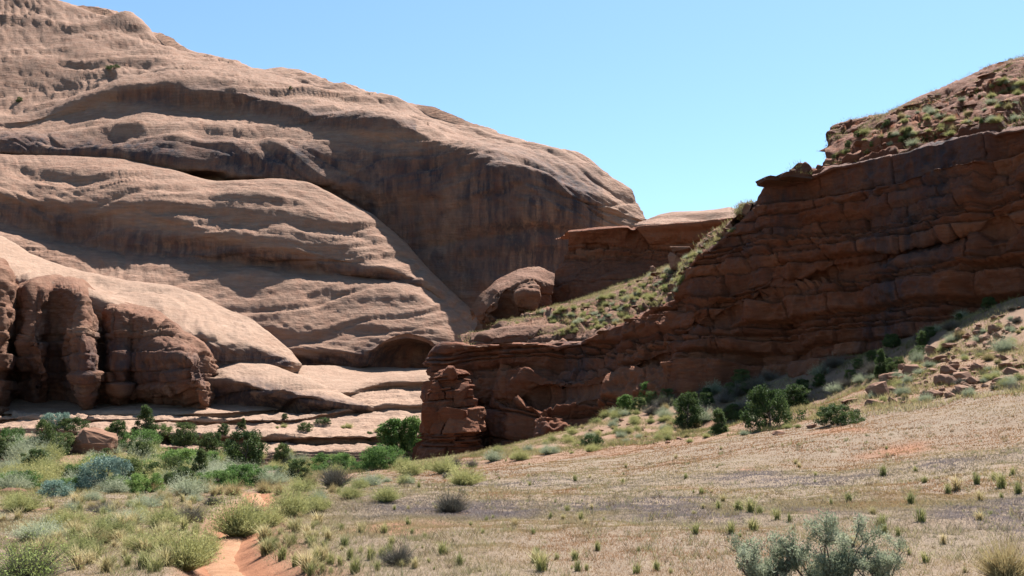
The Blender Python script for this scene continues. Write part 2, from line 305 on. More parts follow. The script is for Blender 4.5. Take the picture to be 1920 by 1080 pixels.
# --- rounded nose and pale benches above the wash
Nn = [[(375, 715, 240), (450, 690, 245), (520, 705, 245), (600, 735, 240), (700, 772, 228)],
      [(375, 700, 222), (400, 680, 224), (450, 668, 226), (520, 686, 225), (600, 718, 221), (650, 742, 218), (700, 762, 214)],
      [(375, 715, 213), (430, 708, 209), (500, 716, 207), (560, 735, 206), (620, 748, 207), (700, 766, 210)],
      [(375, 745, 212), (430, 738, 209), (500, 742, 207), (560, 753, 206), (620, 758, 208), (700, 769, 211)],
      [(375, 785, 215), (430, 782, 214), (500, 782, 213), (560, 780, 212), (620, 775, 212), (700, 774, 213)]]
nose = loft('slickrock_nose', Nn, 220, M['bench'], 1.8, smooth=False, sv=1.2, disp=slick_disp(1.0, .65, .6, fine=.25), varn_shade=lambda px, py, p: band(px, py, [(400, 738, 22), (480, 742, 30), (560, 758, 22), (690, 766, 8)], 1))  # underside of the nose darkened by painted shade
B = [[(-120, 735, 216), (100, 750, 215), (400, 745, 222), (560, 684, 242), (690, 686, 264), (830, 690, 264), (930, 700, 264)],
     [(-120, 766, 201), (100, 776, 200), (200, 770, 200), (380, 772, 200), (420, 770, 205), (560, 760, 216), (640, 728, 232), (720, 708, 246), (830, 704, 250), (930, 704, 250)],
     [(-120, 770, 200), (100, 779, 199), (380, 775, 199), (420, 774, 203), (560, 766, 214), (640, 738, 229), (720, 718, 243), (830, 714, 247), (930, 714, 247)],
     [(-120, 774, 201.5), (100, 783, 200), (380, 780, 200), (420, 779, 205), (560, 773, 216), (640, 747, 231), (720, 729, 245), (830, 725, 249), (930, 725, 249)],
     [(-120, 778, 194), (200, 782, 193), (380, 783, 194), (560, 778, 207), (640, 758, 219), (720, 744, 228), (830, 740, 230), (930, 740, 230)],
     [(-120, 784, 189), (200, 786, 188), (380, 788, 189), (560, 785, 197), (640, 770, 208), (720, 762, 213), (830, 758, 215), (930, 758, 215)],
     [(-120, 787, 190.5), (200, 790, 190), (380, 793, 191), (560, 792, 199), (640, 779, 210), (720, 772, 215), (830, 768, 217), (930, 768, 217)],
     [(-120, 794, 180), (200, 797, 179), (380, 800, 181), (560, 802, 185), (700, 796, 192), (830, 792, 195), (930, 792, 195)],
     [(-120, 803, 172), (200, 808, 171), (400, 815, 172), (560, 818, 175), (700, 818, 177), (830, 814, 180), (930, 814, 180)],
     [(-120, 812, 174), (200, 818, 173), (400, 828, 175), (560, 831, 178), (700, 830, 180), (830, 825, 183), (930, 825, 183)],
     [(-120, 820, 163), (200, 832, 161), (400, 840, 162), (560, 846, 164), (700, 846, 166), (830, 846, 169), (930, 846, 169)],
     [(-120, 832, 162), (200, 850, 160), (400, 858, 161), (560, 864, 163), (700, 864, 165), (830, 864, 168), (930, 864, 168)],
     [(-120, 880, 160), (200, 890, 158), (400, 900, 158), (560, 900, 160), (700, 900, 163), (930, 900, 166)]]
bench = loft('bedrock_bench', B, 420, M['bench'], 1.2, smooth=False, sv=.8, disp=ledge_disp(1.0, .5, .12, .12, 3.6, (1., .1)))
# --- butte in the middle with its slickrock cap
Bu = [[(1200, 424, 260), (1260, 420, 260), (1420, 412, 250)],
      [(1205, 416, 225), (1235, 404, 226), (1262, 398, 226), (1310, 397, 224), (1345, 393, 222), (1368, 388, 221), (1392, 396, 218), (1420, 408, 212)],
      [(1190, 426, 206), (1240, 420, 204), (1310, 417, 203), (1360, 412, 201), (1420, 412, 198)],
      [(1190, 445, 206), (1240, 442, 204), (1310, 438, 203), (1360, 430, 201), (1420, 425, 198)]]
cap = loft('slickrock_cap', Bu, 160, M['slick'], 1.5, sv=1.0, disp=slick_disp(.8, .3, .35, fine=.12))
Bw = [[(1040, 450, 230), (1180, 440, 230), (1430, 420, 220)],
      [(1066, 433, 199), (1110, 428, 197), (1178, 424, 196), (1186, 431, 196), (1198, 425, 195), (1310, 418, 193), (1395, 404, 190), (1440, 400, 186)],
      [(1066, 440, 199), (1110, 436, 197), (1178, 433, 197), (1186, 438, 199), (1198, 434, 196), (1310, 428, 195), (1395, 414, 192), (1440, 410, 188)],
      [(1062, 470, 200), (1110, 466, 199), (1180, 462, 198), (1310, 455, 197), (1440, 440, 190)],
      [(1040, 505, 198), (1075, 492, 197), (1180, 488, 197), (1310, 480, 196), (1440, 460, 189)],
      [(1022, 548, 195), (1080, 520, 192), (1180, 515, 194), (1310, 500, 195), (1440, 480, 188)],
      [(1018, 590, 194), (1080, 570, 189), (1180, 550, 192), (1310, 530, 194), (1440, 500, 187)],
      [(1018, 630, 194), (1080, 610, 189), (1180, 590, 192), (1310, 570, 194), (1440, 540, 187)]]
butte = loft('sandstone_butte', Bw, 240, M['red'], 1.6, smooth=False, su=1.2, sv=.8, disp=ledge_disp(1.2, .8, .2, .8, .5))
Ou = [[(884, 600, 200), (960, 540, 200), (1040, 530, 200)],
      [(884, 582, 184), (900, 556, 184), (930, 527, 185), (970, 505, 187), (1010, 499, 189), (1040, 512, 190)],
      [(884, 592, 181), (900, 568, 179), (930, 545, 178), (970, 525, 181), (1000, 520, 183), (1040, 535, 187)],
      [(885, 600, 181), (905, 588, 178), (930, 575, 177), (950, 560, 180), (970, 550, 178), (1005, 550, 179), (1022, 560, 185), (1040, 560, 188)],
      [(889, 612, 182), (912, 605, 179), (930, 600, 180), (950, 590, 182), (970, 585, 179), (1005, 580, 180), (1022, 585, 186), (1040, 585, 189)],
      [(891, 645, 183), (912, 640, 181), (950, 630, 183), (1005, 620, 182), (1040, 620, 190)]]
outc = loft('rounded_outcrop', Ou, 150, M['butte'], 1.5, smooth=False, su=1.0, sv=1.0, disp=ledge_disp(1.6, .5, .2, 1.1, .3))
# --- right-hand cliff
rim = [(808, 662, 160), (816, 656, 152), (830, 651, 147), (900, 647, 143.5), (1000, 642, 140), (1040, 645, 137.5), (1090, 640, 135), (1180, 602, 130.5), (1272, 562, 125), (1292, 494, 117), (1340, 457, 115), (1400, 408, 112), (1420, 374, 110), (1436, 346, 107.5), (1500, 332, 105), (1560, 309, 102), (1700, 286, 95.5), (1760, 266, 93.5), (1920, 236, 86), (2040, 215, 81)]
base = [(808, 870, 160), (816, 866, 152), (830, 860, 147.5), (870, 852, 145), (950, 840, 138), (1024, 815, 131), (1090, 803, 127), (1160, 782, 122), (1250, 740, 116), (1300, 726, 112), (1400, 708, 108), (1500, 694, 103), (1600, 664, 98), (1700, 625, 93), (1800, 592, 88), (1920, 545, 83), (2040, 500, 79)]
def between(f, off):
    xs = sorted(set([p[0] for p in rim] + [p[0] for p in base])); a = np.array(rim); b = np.array(base); o = []
    for x in xs:
        ya, yb = np.interp(x, a[:, 0], a[:, 1]), np.interp(x, b[:, 0], b[:, 1]); da, db = np.interp(x, a[:, 0], a[:, 2]), np.interp(x, b[:, 0], b[:, 2])
        e = off(x) if callable(off) else off
        o.append((x, ya + (yb - ya) * f, da + (db - da) * f + e))
    return o
fin = lambda a: (lambda x: a * 1.5 * math.exp(-((x - 1005) / 45) ** 2) - a * .6 * math.exp(-((x - 925) / 30) ** 2) - 1.5 * math.exp(-((x - 1300) / 30) ** 2))
Cw = [[(x, y + 8, d + 14) for x, y, d in rim], rim, between(.06, .6), between(.22, 1.2), between(.4, fin(-1)), between(.52, .2), between(.56, 1.4), between(.62, fin(-4)), between(.8, fin(-5)), between(1.0, fin(-5)), [(x, y + 120, d + 1) for x, y, d in base]]
def vC(px, py, p):
    return np.clip(fbm(p * np.array([.08, .08, .05]), 3) * 1.8, 0, 1) * .9
cliff = loft('red_cliff', Cw, 680, M['red'], 1.9, smooth=False, su=2.0, sv=.8, disp=ledge_disp(1.9, 1.25, .34, .85, .75), varn_shade=vC)
T2 = [[(885, 628, 172), (960, 612, 172), (1040, 606, 168), (1120, 612, 158)],
      [(885, 630, 156), (905, 622, 153), (960, 609, 152), (1010, 604, 150), (1050, 612, 147), (1085, 622, 144), (1120, 622, 142)],
      [(885, 640, 153), (905, 632, 150), (960, 622, 149), (1010, 618, 147), (1050, 626, 144), (1085, 632, 141), (1120, 630, 140)],
      [(885, 652, 153), (905, 648, 149.5), (960, 642, 148.5), (1010, 638, 146), (1050, 642, 143), (1085, 642, 140.5), (1120, 636, 139)],
      [(885, 672, 154), (960, 664, 150), (1050, 664, 145), (1120, 660, 141)]]
tier = loft('rounded_ledge', T2, 220, M['butte'], 1.2, smooth=False, su=1.0, sv=1.0, disp=ledge_disp(.6, .7, .2, 1.0, .9))
Kt = [(1552, 296, 117), (1557, 240, 120), (1590, 226, 121), (1660, 214, 120), (1700, 191, 120), (1800, 151, 119), (1860, 122, 118), (1920, 110, 117), (2040, 75, 115)]
K = [[(x, y + 16, d + 45) for x, y, d in Kt], Kt,
     [(1553, 275, 116), (1600, 258, 113), (1700, 232, 112), (1800, 200, 110), (1920, 160, 107), (2040, 130, 104)],
     [(1548, 298, 108), (1600, 290, 105), (1700, 268, 101), (1800, 240, 99), (1920, 205, 94), (2040, 180, 91)],
     [(1480, 336, 107.5), (1560, 313, 104), (1700, 290, 97.5), (1760, 270, 95.5), (1920, 240, 88), (2040, 219, 83)],
     [(1480, 350, 109), (1560, 330, 106), (1700, 310, 99.5), (1920, 260, 91), (2040, 240, 86)]]
upper = loft('ledgy_hillside', K, 260, M['red'], 1.6, smooth=False, su=1.0, sv=.8, disp=ledge_disp(1.3, 1.0, .25, .6, .8))
T = [[(870, 630, 190), (940, 606, 192), (1020, 572, 196), (1100, 552, 198), (1200, 520, 196), (1300, 480, 185), (1420, 400, 150)],
     [(870, 634, 172), (940, 612, 174), (1020, 584, 180), (1100, 564, 180), (1200, 530, 172), (1300, 480, 152), (1420, 395, 128)],
     [(870, 642, 160), (930, 622, 158), (1010, 606, 156), (1040, 612, 152), (1100, 606, 149), (1180, 580, 143), (1275, 535, 134), (1300, 490, 123), (1340, 455, 119), (1420, 385, 113)],
     [(870, 664, 149), (930, 655, 146), (1010, 650, 143), (1040, 652, 140), (1090, 648, 137.5), (1180, 610, 133), (1272, 570, 127), (1292, 504, 119), (1340, 467, 117), (1420, 392, 111)]]
# ---------------------------------------------------------------- soil materials
def soil_mat(name, a, b_, c_, d_, scale=1.0, grass=None):
    m, t, b = mat_base(name, .95)
    pos = N(t, 'ShaderNodeNewGeometry').outputs['Position']
    n1 = nz(t, scaled(t, pos, .09, .2, .1), scale, 6, .65); n2 = nz(t, pos, 1.3 * scale, 8, .7); n3 = nz(t, pos, 9 * scale, 5, .7)
    c = ramp(t, n1, [(.32, a), (.48, b_), (.6, c_)])
    c = mixc(t, .5, c, ramp(t, n2, [(.3, d_), (.5, b_), (.7, c_)]))
    c = mixc(t, .35, c, ramp(t, n3, [(.3, tuple(x * .45 for x in d_)), (.6, c_)]))
    at = N(t, 'ShaderNodeAttribute', attribute_name='bare').outputs['Fac']
    red = ramp(t, n2, [(.3, (.145, .058, .029)), (.6, (.215, .095, .05))])
    c = mixc(t, at, c, red)
    t.links.new(c, b.inputs['Base Color'])
    bp = N(t, 'ShaderNodeBump'); bp.inputs['Strength'].default_value = .6; bp.inputs['Distance'].default_value = .08
    t.links.new(math_n(t, 'ADD', n3, n2), bp.inputs['Height']); t.links.new(bp.outputs[0], b.inputs['Normal'])
    return m
M['field'] = soil_mat('field_soil', (.145, .092, .06), (.15, .108, .074), (.168, .132, .097), (.10, .062, .042))
M['terrace'] = soil_mat('terrace_soil', (.14, .075, .045), (.145, .092, .052), (.15, .115, .066), (.11, .058, .036), 1.5)
terrace = loft('terrace', T, 260, M['butte'], 1.4, smooth=False, su=1.0, sv=.8, disp=ledge_disp(.7, 1.1, .2, .7, 1.3))
# ---------------------------------------------------------------- ground
TRAIL = [(470, 1110, 9.6), (440, 1060, 12.5), (425, 1030, 14.5), (415, 1010, 16.5), (432, 985, 20), (455, 955, 26), (490, 932, 35), (478, 918, 43)]
TW = np.array([(x, y) for x, y, _ in [(a, b, 0) for a, b in [(p[0], p[1]) for p in P([q[0] for q in TRAIL], [q[1] for q in TRAIL], [q[2] for q in TRAIL])]]])
TW = np.concatenate([[[TW[0][0] + .9, -14], [TW[0][0] + .5, 3]], TW])
_t = np.linspace(0, len(TW) - 1, 400); TWs = np.stack([smooth1(np.interp(_t, range(len(TW)), TW[:, k]), 9, 0) for k in (0, 1)], -1)
def trail_dist(x, y):
    x = np.asarray(x, float); y = np.asarray(y, float); d = np.full(x.shape, 99.0); side = np.zeros(x.shape)
    m = (x > -14) & (x < 6) & (y < 52) & (y > -20); xs, ys = x[m], y[m]; best = np.full(xs.shape, 99.0); sd = np.zeros(xs.shape)
    for a in TWs[::2]:
        q = np.hypot(xs - a[0], ys - a[1]); k = q < best; best[k] = q[k]; sd[k] = np.sign(xs[k] - a[0])
    d[m] = best; side[m] = sd; return d, side
GP = [(0, 1080, 12.3), (480, 1080, 11.9), (960, 1080, 11.5), (1440, 1080, 11), (1920, 1080, 10.6), (0, 1000, 19), (400, 1000, 18), (960, 1000, 17), (1500, 1000, 15.8), (1920, 1000, 14.8),
      (200, 960, 27), (600, 950, 26), (960, 950, 25), (1500, 940, 24), (1900, 920, 23), (0, 945, 36), (300, 930, 40), (600, 920, 42), (960, 900, 42), (1300, 890, 38), (1600, 870, 36), (1900, 850, 33),
      (900, 862, 75), (1080, 842, 70), (1280, 824, 64), (1450, 804, 58), (1640, 776, 54), (1780, 758, 51), (1920, 738, 48),
      (450, 908, 60), (250, 918, 56), (80, 930, 50), (650, 886, 78), (780, 876, 95),
      (60, 905, 92), (200, 895, 100), (420, 890, 105), (580, 892, 118), (700, 880, 126), (760, 872, 134), (100, 850, 128), (30, 830, 140), (200, 835, 140), (300, 845, 138), (420, 870, 135), (540, 880, 140), (250, 818, 152), (60, 812, 155), (400, 915, 160), (560, 915, 165), (700, 910, 168), (830, 900, 172), (300, 880, 170), (-100, 850, 180),
      (1920, 650, 66), (1920, 550, 81), (1800, 680, 66), (1800, 597, 87), (1700, 700, 70), (1700, 632, 92), (1620, 735, 68), (1600, 672, 97), (1560, 775, 82), (1500, 780, 86), (1500, 702, 102), (1400, 795, 90), (1400, 716, 107), (1300, 807, 94), (1300, 734, 111), (1225, 790, 100), (1200, 765, 118), (1150, 812, 92), (1090, 808, 126), (1000, 842, 100), (950, 845, 136), (850, 858, 125), (830, 862, 146)]
gp = P([g[0] for g in GP], [g[1] for g in GP], [g[2] for g in GP])
gp = np.concatenate([gp, [(-220, 260, 4), (-60, 260, -2), (60, 230, 2), (120, 160, 10), (90, 70, 9), (150, 90, 15), (250, 300, 14), (-200, 100, -4), (-110, 50, -2.5), (30, 10, 1.2), (70, 20, 4), (60, -30, 3), (0, 0, 0.0), (-6, 5, -.1), (6, 5, .15), (0, -30, .4), (-60, -30, -1), (0, -120, 2), (-200, -120, 0), (200, -120, 8), (-300, 400, 5), (0, 500, 5), (400, 500, 15), (-700, 0, 0), (700, 0, 15), (0, -700, 0), (0, 800, 5)]])
_d = np.linalg.norm(gp[:, None, :2] - gp[None, :, :2], axis=-1)
_w = np.linalg.solve(_d + np.eye(len(gp)) * -.15, gp[:, 2] - gp[:, 2].mean())
def ground_z(x, y, carve=True):
    x = np.asarray(x, float); y = np.asarray(y, float); sh = x.shape; xf, yf = x.ravel(), y.ravel(); z = np.full(xf.shape, gp[:, 2].mean())
    for k in range(len(gp)): z += _w[k] * np.hypot(xf - gp[k, 0], yf - gp[k, 1])
    q = np.stack([xf, yf, 0 * xf], -1); r = np.hypot(xf, yf)
    z += .05 * fbm(q / 1.6, 3) * np.clip(r / 8, .4, 2) + .22 * noise(q / 9) * np.clip(r / 25, 0, 1.5)
    z += .30 * fbm(q / 3.3, 3) * np.clip((r - 52) / 20, 0, 1)
    if carve:
        d, s = trail_dist(xf, yf); wd = .26
        z -= .26 * np.clip(1 - (d - wd) / np.where(s > 0, .75, .45), 0, 1) ** 1.0 * np.clip((46 - yf) / 10, 0, 1)
    return z.reshape(sh)
ang = np.concatenate([np.linspace(-180, -40, 50)[:-1], np.linspace(-40, 40, 560), np.linspace(40, 180, 50)[1:]]); rad = np.concatenate([[0.05], np.geomspace(1.2, 60, 230), np.geomspace(60.6, 900, 110)])
aa, rr_ = np.meshgrid(np.radians(ang), rad); gx, gy = rr_ * np.sin(aa), rr_ * np.cos(aa); gz = ground_z(gx, gy)
ground = mesh_obj('ground', np.stack([gx, gy, gz], -1).reshape(-1, 3), grid_faces(len(rad), len(ang)), M['field'], kind='structure')
a = ground.data.attributes.new('bare', 'FLOAT', 'POINT')
td, ts = trail_dist(gx.ravel(), gy.ravel())
bare = np.clip(1.4 - td / np.where(ts > 0, 1.1, .6), 0, 1) * (gy.ravel() < 50)
bare = np.maximum(bare, .8 * np.clip(fbm(np.stack([gx.ravel() / 3.5, gy.ravel() / 6, 0 * gx.ravel()], -1), 3) * 2 - .75, 0, 1))
bare = np.maximum(bare, .35 * (np.hypot(gx, gy).ravel() > 58))
a.data.foreach_set('value', bare.astype(np.float32))
tag(ground, 'dry reddish field of short dead grass sloping up to the right', None)
# trail
m, t, b = mat_base('trail_sand', .95); pos = N(t, 'ShaderNodeNewGeometry').outputs['Position']
t.links.new(ramp(t, nz(t, pos, 2.5, 7, .7), [(.3, (.22, .11, .058)), (.65, (.30, .17, .10))]), b.inputs['Base Color'])
bp = N(t, 'ShaderNodeBump'); bp.inputs['Strength'].default_value = 1.0; bp.inputs['Distance'].default_value = .08; t.links.new(nz(t, pos, 5, 8, .75), bp.inputs['Height']); t.links.new(bp.outputs[0], b.inputs['Normal'])
M['trail'] = m
tn = np.gradient(TWs, axis=0); tn /= np.linalg.norm(tn, axis=1)[:, None]; side = np.stack([tn[:, 1], -tn[:, 0]], -1)
us = np.linspace(-1, 1, 11); wob = .23 + .06 * noise(np.stack([TWs[:, 1] / 1.5, 0 * TWs[:, 1], 0 * TWs[:, 1]], -1))
tx = TWs[:, None, 0] + side[:, None, 0] * us[None] * wob[:, None]; ty = TWs[:, None, 1] + side[:, None, 1] * us[None] * wob[:, None]
tz = ground_z(tx, ty) + .03 - .035 * np.abs(us[None]) ** 4
path = mesh_obj('path', np.stack([tx, ty, tz], -1).reshape(-1, 3), grid_faces(len(TWs), 11), M['trail'], kind='structure')
tag(path, 'pale sandy footpath worn into the red soil at bottom left', None)
# ---------------------------------------------------------------- placing helpers
bpy.context.view_layer.update()
DG = bpy.context.evaluated_depsgraph_get()
def hit(px, py, only=None):
    x, y, z = rays(px, py); d = Vector((float(x), float(y), float(z))).normalized(); o = Vector(EYE)
    for k in range(6):
        ok, loc, nrm, idx, ob, mt = sc.ray_cast(DG, o, d)
        if not ok: return None
        if only is None or ob.name in only: return loc, nrm, ob.name
        o = loc + d * .05
    return None
def mpp(loc): return loc[1] / FPX          # metres per photograph pixel there
# ---------------------------------------------------------------- plant materials
def leaf_mat(name, dark, mid, light, trans=.25):
    m, t, b = mat_base(name, .7)
    tint = N(t, 'ShaderNodeAttribute', attribute_name='tint').outputs['Fac']
    oi = N(t, 'ShaderNodeObjectInfo').outputs['Random']
    dark, mid, light = (tuple(x * .88 for x in k_) for k_ in (dark, mid, light)); c = ramp(t, tint, [(0, dark), (.5, mid), (1, light)])
    hs = N(t, 'ShaderNodeHueSaturation'); t.links.new(c, hs.inputs['Color'])
    t.links.new(math_n(t, 'ADD', math_n(t, 'MULTIPLY', oi, .5), .75), hs.inputs['Value'])
    t.links.new(math_n(t, 'ADD', math_n(t, 'MULTIPLY', oi, -.03), .515), hs.inputs['Hue'])
    c = hs.outputs[0]; t.links.new(c, b.inputs['Base Color'])
    tr = N(t, 'ShaderNodeBsdfTranslucent'); t.links.new(c, tr.inputs[0]); mx = N(t, 'ShaderNodeMixShader'); mx.inputs[0].default_value = trans
    t.links.new(b.outputs[0], mx.inputs[1]); t.links.new(tr.outputs[0], mx.inputs[2]); t.links.new(mx.outputs[0], t.nodes['Material Output'].inputs[0])
    return m
M['juniper'] = leaf_mat('juniper_leaf', (.03, .05, .017), (.07, .105, .032), (.135, .17, .06), .35)
M['cotton'] = leaf_mat('cottonwood_leaf', (.05, .10, .022), (.115, .195, .05), (.20, .29, .09), .4)
M['olive'] = leaf_mat('rabbitbrush_leaf', (.18, .19, .07), (.30, .30, .115), (.45, .43, .19), .4)
M['grey'] = leaf_mat('grey_twig', (.075, .065, .055), (.15, .135, .11), (.24, .22, .17), .1)
M['sage'] = leaf_mat('sage_leaf', (.17, .195, .125), (.28, .31, .20), (.41, .43, .30), .4)
M['teal'] = leaf_mat('silver_leaf', (.10, .16, .125), (.18, .265, .21), (.27, .36, .29))
M['tuft'] = leaf_mat('green_grass_blade', (.13, .14, .05), (.23, .235, .085), (.40, .36, .18), .35)
M['straw'] = leaf_mat('straw_blade', (.22, .17, .075), (.34, .285, .135), (.44, .385, .21), .4)
m, t, b = mat_base('bark'); pos = N(t, 'ShaderNodeTexCoord').outputs['Object']
t.links.new(ramp(t, nz(t, scaled(t, pos, 8, 8, 1.5), 2, 5), [(.3, (.05, .035, .028)), (.7, (.16, .125, .10))]), b.inputs['Base Color']); M['bark'] = m
# ---------------------------------------------------------------- plant meshes (unit size: height 1)
def tri_mesh(name, v, tint, mat):
    v = np.asarray(v, np.float32); n = len(v)
    m = bpy.data.meshes.new(name); m.vertices.add(n * 3); m.vertices.foreach_set('co', v.reshape(-1)); m.loops.add(n * 3)
    m.loops.foreach_set('vertex_index', np.arange(n * 3, dtype=np.int32)); m.polygons.add(n); m.polygons.foreach_set('loop_start', np.arange(0, n * 3, 3, dtype=np.int32))
    m.update(calc_edges=True); at = m.attributes.new('tint', 'FLOAT', 'FACE'); at.data.foreach_set('value', np.clip(tint, 0, 1).astype(np.float32)); m.materials.append(mat); return m
def leaves(c, size, rg, asp=.6, up=0.0):
    n = len(c); a = rg.normal(size=(n, 3)); a[:, 2] += up; a /= np.linalg.norm(a, axis=1)[:, None]; b_ = np.cross(a, rg.normal(size=(n, 3))); b_ /= np.linalg.norm(b_, axis=1)[:, None]
    s = size * rg.uniform(.6, 1.4, (n, 1)); return np.stack([c - b_ * s * asp * .5, c + b_ * s * asp * .5, c + a * s], 1)
def crown(rg, profile, nclump, nleaf, cl_r, size, zc=(.12, 1.0), gap=.0):
    """clumps spread over an uneven crown; profile(z) is the crown's radius at height z"""
    out = []; tn = []
    for k in range(nclump):
        z = rg.uniform(*zc); th = rg.uniform(0, 2 * math.pi); r = profile(z) * math.sqrt(rg.uniform(.15, 1)) * rg.uniform(.8, 1.12)
        c = np.array([r * math.cos(th), r * math.sin(th), z]); rad = cl_r * rg.uniform(.6, 1.3)
        q = rg.normal(size=(nleaf, 3)); q /= np.linalg.norm(q, axis=1)[:, None]; q *= (rg.uniform(0, 1, (nleaf, 1)) ** .45) * rad * np.array([1, 1, .8])
        out.append(c + q); tn.append(np.full(nleaf, rg.uniform(.1, .8)) + rg.normal(size=nleaf) * .2)
    c = np.concatenate(out); c[:, 2] = np.maximum(c[:, 2], .01)
    return leaves(c, size, rg), np.concatenate(tn)
def tube(path_, r0, r1, ns=6):
    p = np.array(path_, float); n = len(p); tg = np.gradient(p, axis=0); tg /= np.linalg.norm(tg, axis=1)[:, None] + 1e-9
    ref = np.array([.31, .95, .1]); a = np.cross(tg, ref); a /= np.linalg.norm(a, axis=1)[:, None] + 1e-9; b_ = np.cross(tg, a); rr2 = np.linspace(r0, r1, n)[:, None, None]
    th = np.linspace(0, 2 * math.pi, ns, endpoint=False)[None, :, None]
    v = (p[:, None] + rr2 * (np.cos(th) * a[:, None] + np.sin(th) * b_[:, None])).reshape(-1, 3)
    f = [(i * ns + j, i * ns + (j + 1) % ns, (i + 1) * ns + (j + 1) % ns, (i + 1) * ns + j) for i in range(n - 1) for j in range(ns)]
    return v, f
def wood(name, tubes, mat):
    vs, fs, k = [], [], 0
    for v, f in tubes: vs.append(v); fs += [tuple(i + k for i in q) for q in f]; k += len(v)
    me = bpy.data.meshes.new(name); me.from_pydata(np.concatenate(vs).tolist(), [], fs); me.materials.append(mat)
    for p_ in me.polygons: p_.use_smooth = True
    return me
def bent(rg, a, b_, w, n=6):
    t_ = np.linspace(0, 1, n)[:, None]; return np.array(a) + (np.array(b_) - np.array(a)) * t_ + np.concatenate([[np.zeros(3)], rg.normal(size=(n - 1, 3)) * w])
def tree_mesh(seed, mat, profile, nclump, nleaf, cl_r, size, zc, trunk_r=.035, limbs=7):
    rg = np.random.default_rng(seed); v, tn = crown(rg, profile, nclump, nleaf, cl_r, size, zc)
    tb = [tube(bent(rg, (0, 0, -.05), (rg.normal() * .05, rg.normal() * .05, .7), .015), trunk_r, trunk_r * .35)]
    for k in range(limbs):
        z = rg.uniform(.08, .5); th = rg.uniform(0, 6.28); r = profile(min(.9, z + .25)) * .8
        tb.append(tube(bent(rg, (0, 0, z), (r * math.cos(th), r * math.sin(th), z + .25), .02), trunk_r * .5, trunk_r * .12, 5))
    return [('crown', tri_mesh('crown', v, tn, mat)), ('trunk', wood('trunk', tb, M['bark']))]
def shrub_mesh(seed, mat, spread=.75, nst=900, leafn=2600, size=.05, twig=None, dense=1.0, wid=.010):
    """many thin stems that fan out of the base, leaves on their upper halves"""
    rg = np.random.default_rng(seed); th = rg.uniform(0, 6.28, nst); el = np.arccos(rg.uniform(.15, 1, nst)); lump = 1 + .25 * np.sin(th * 3 + seed) + .15 * np.sin(th * 5 + 2 * seed)
    d = np.stack([np.sin(el) * np.cos(th) * spread * 1.2, np.sin(el) * np.sin(th) * spread * 1.2, np.cos(el) * .9 + .1], -1) * (rg.uniform(.65, 1.05, nst) * lump)[:, None]
    d[:, 2] = np.maximum(d[:, 2], .08); b0 = np.stack([rg.normal(size=nst) * .12 * spread, rg.normal(size=nst) * .12 * spread, np.zeros(nst)], -1)
    sd = np.cross(d, rg.normal(size=(nst, 3))); sd /= np.linalg.norm(sd, axis=1)[:, None]
    st = np.stack([b0 - sd * wid, b0 + sd * wid, b0 + d], 1)
    k = rg.integers(0, nst, leafn); f = rg.uniform(.45, 1.03, leafn)[:, None]; c = b0[k] + d[k] * f + rg.normal(size=(leafn, 3)) * .025
    lv = leaves(c, size, rg, .35, .8); tn = .25 + .5 * f[:, 0] * rg.uniform(.5, 1.3, leafn) + .2 * np.sin(th[k] * 4)
    tb = [tube(bent(rg, (0, 0, -.03), d[i] * .6, .02, 5), .016, .005, 4) for i in range(9)]
    tb = [(v, f_) for v, f_ in tb]
    parts = [('foliage', tri_mesh('foliage', lv, tn, mat)), ('twigs', tri_mesh('twigs', st, rg.uniform(0, .7, nst), twig or M['grey'])), ('stem', wood('stem', tb, M['bark']))]
    return parts
def tuft_mesh(seed, mat, nb=110, spread=.55, wid=.016, lean=1.0):
    rg = np.random.default_rng(seed); th = rg.uniform(0, 6.28, nb); o = np.abs(rg.normal(size=nb)) * spread * .75 * lean; h = rg.uniform(.45, 1.0, nb)
    b0 = np.stack([rg.normal(size=nb) * .09, rg.normal(size=nb) * .09, np.full(nb, -.02)], -1); dr = np.stack([np.cos(th), np.sin(th), 0 * th], -1)
    p1 = b0 + dr * (o * .4)[:, None] + np.array([0, 0, 1]) * (h * .65)[:, None]; p2 = b0 + dr * o[:, None] + np.array([0, 0, 1]) * h[:, None]; sd = np.stack([-np.sin(th), np.cos(th), 0 * th], -1) * wid
    v = np.concatenate([np.stack([b0 - sd, b0 + sd, p1 + sd * .7], 1), np.stack([b0 - sd, p1 + sd * .7, p1 - sd * .7], 1), np.stack([p1 - sd * .7, p1 + sd * .7, p2], 1)])
    q = rg.uniform(.1, .6, nb); return tri_mesh('tuft', v, np.concatenate([q, q, q + .4]), mat)
rnd_p = lambda z: .52 * math.sqrt(max(0, 1 - ((z - .42) / .6) ** 2)) * 1.0
con_p = lambda z: .34 * (1.05 - z) ** .7 if z > .15 else .3
tall_p = lambda z: .36 * math.sqrt(max(0, 1 - ((z - .5) / .55) ** 2))
wide_p = lambda z: .95 * math.sqrt(max(0, 1 - ((z - .3) / .75) ** 2))
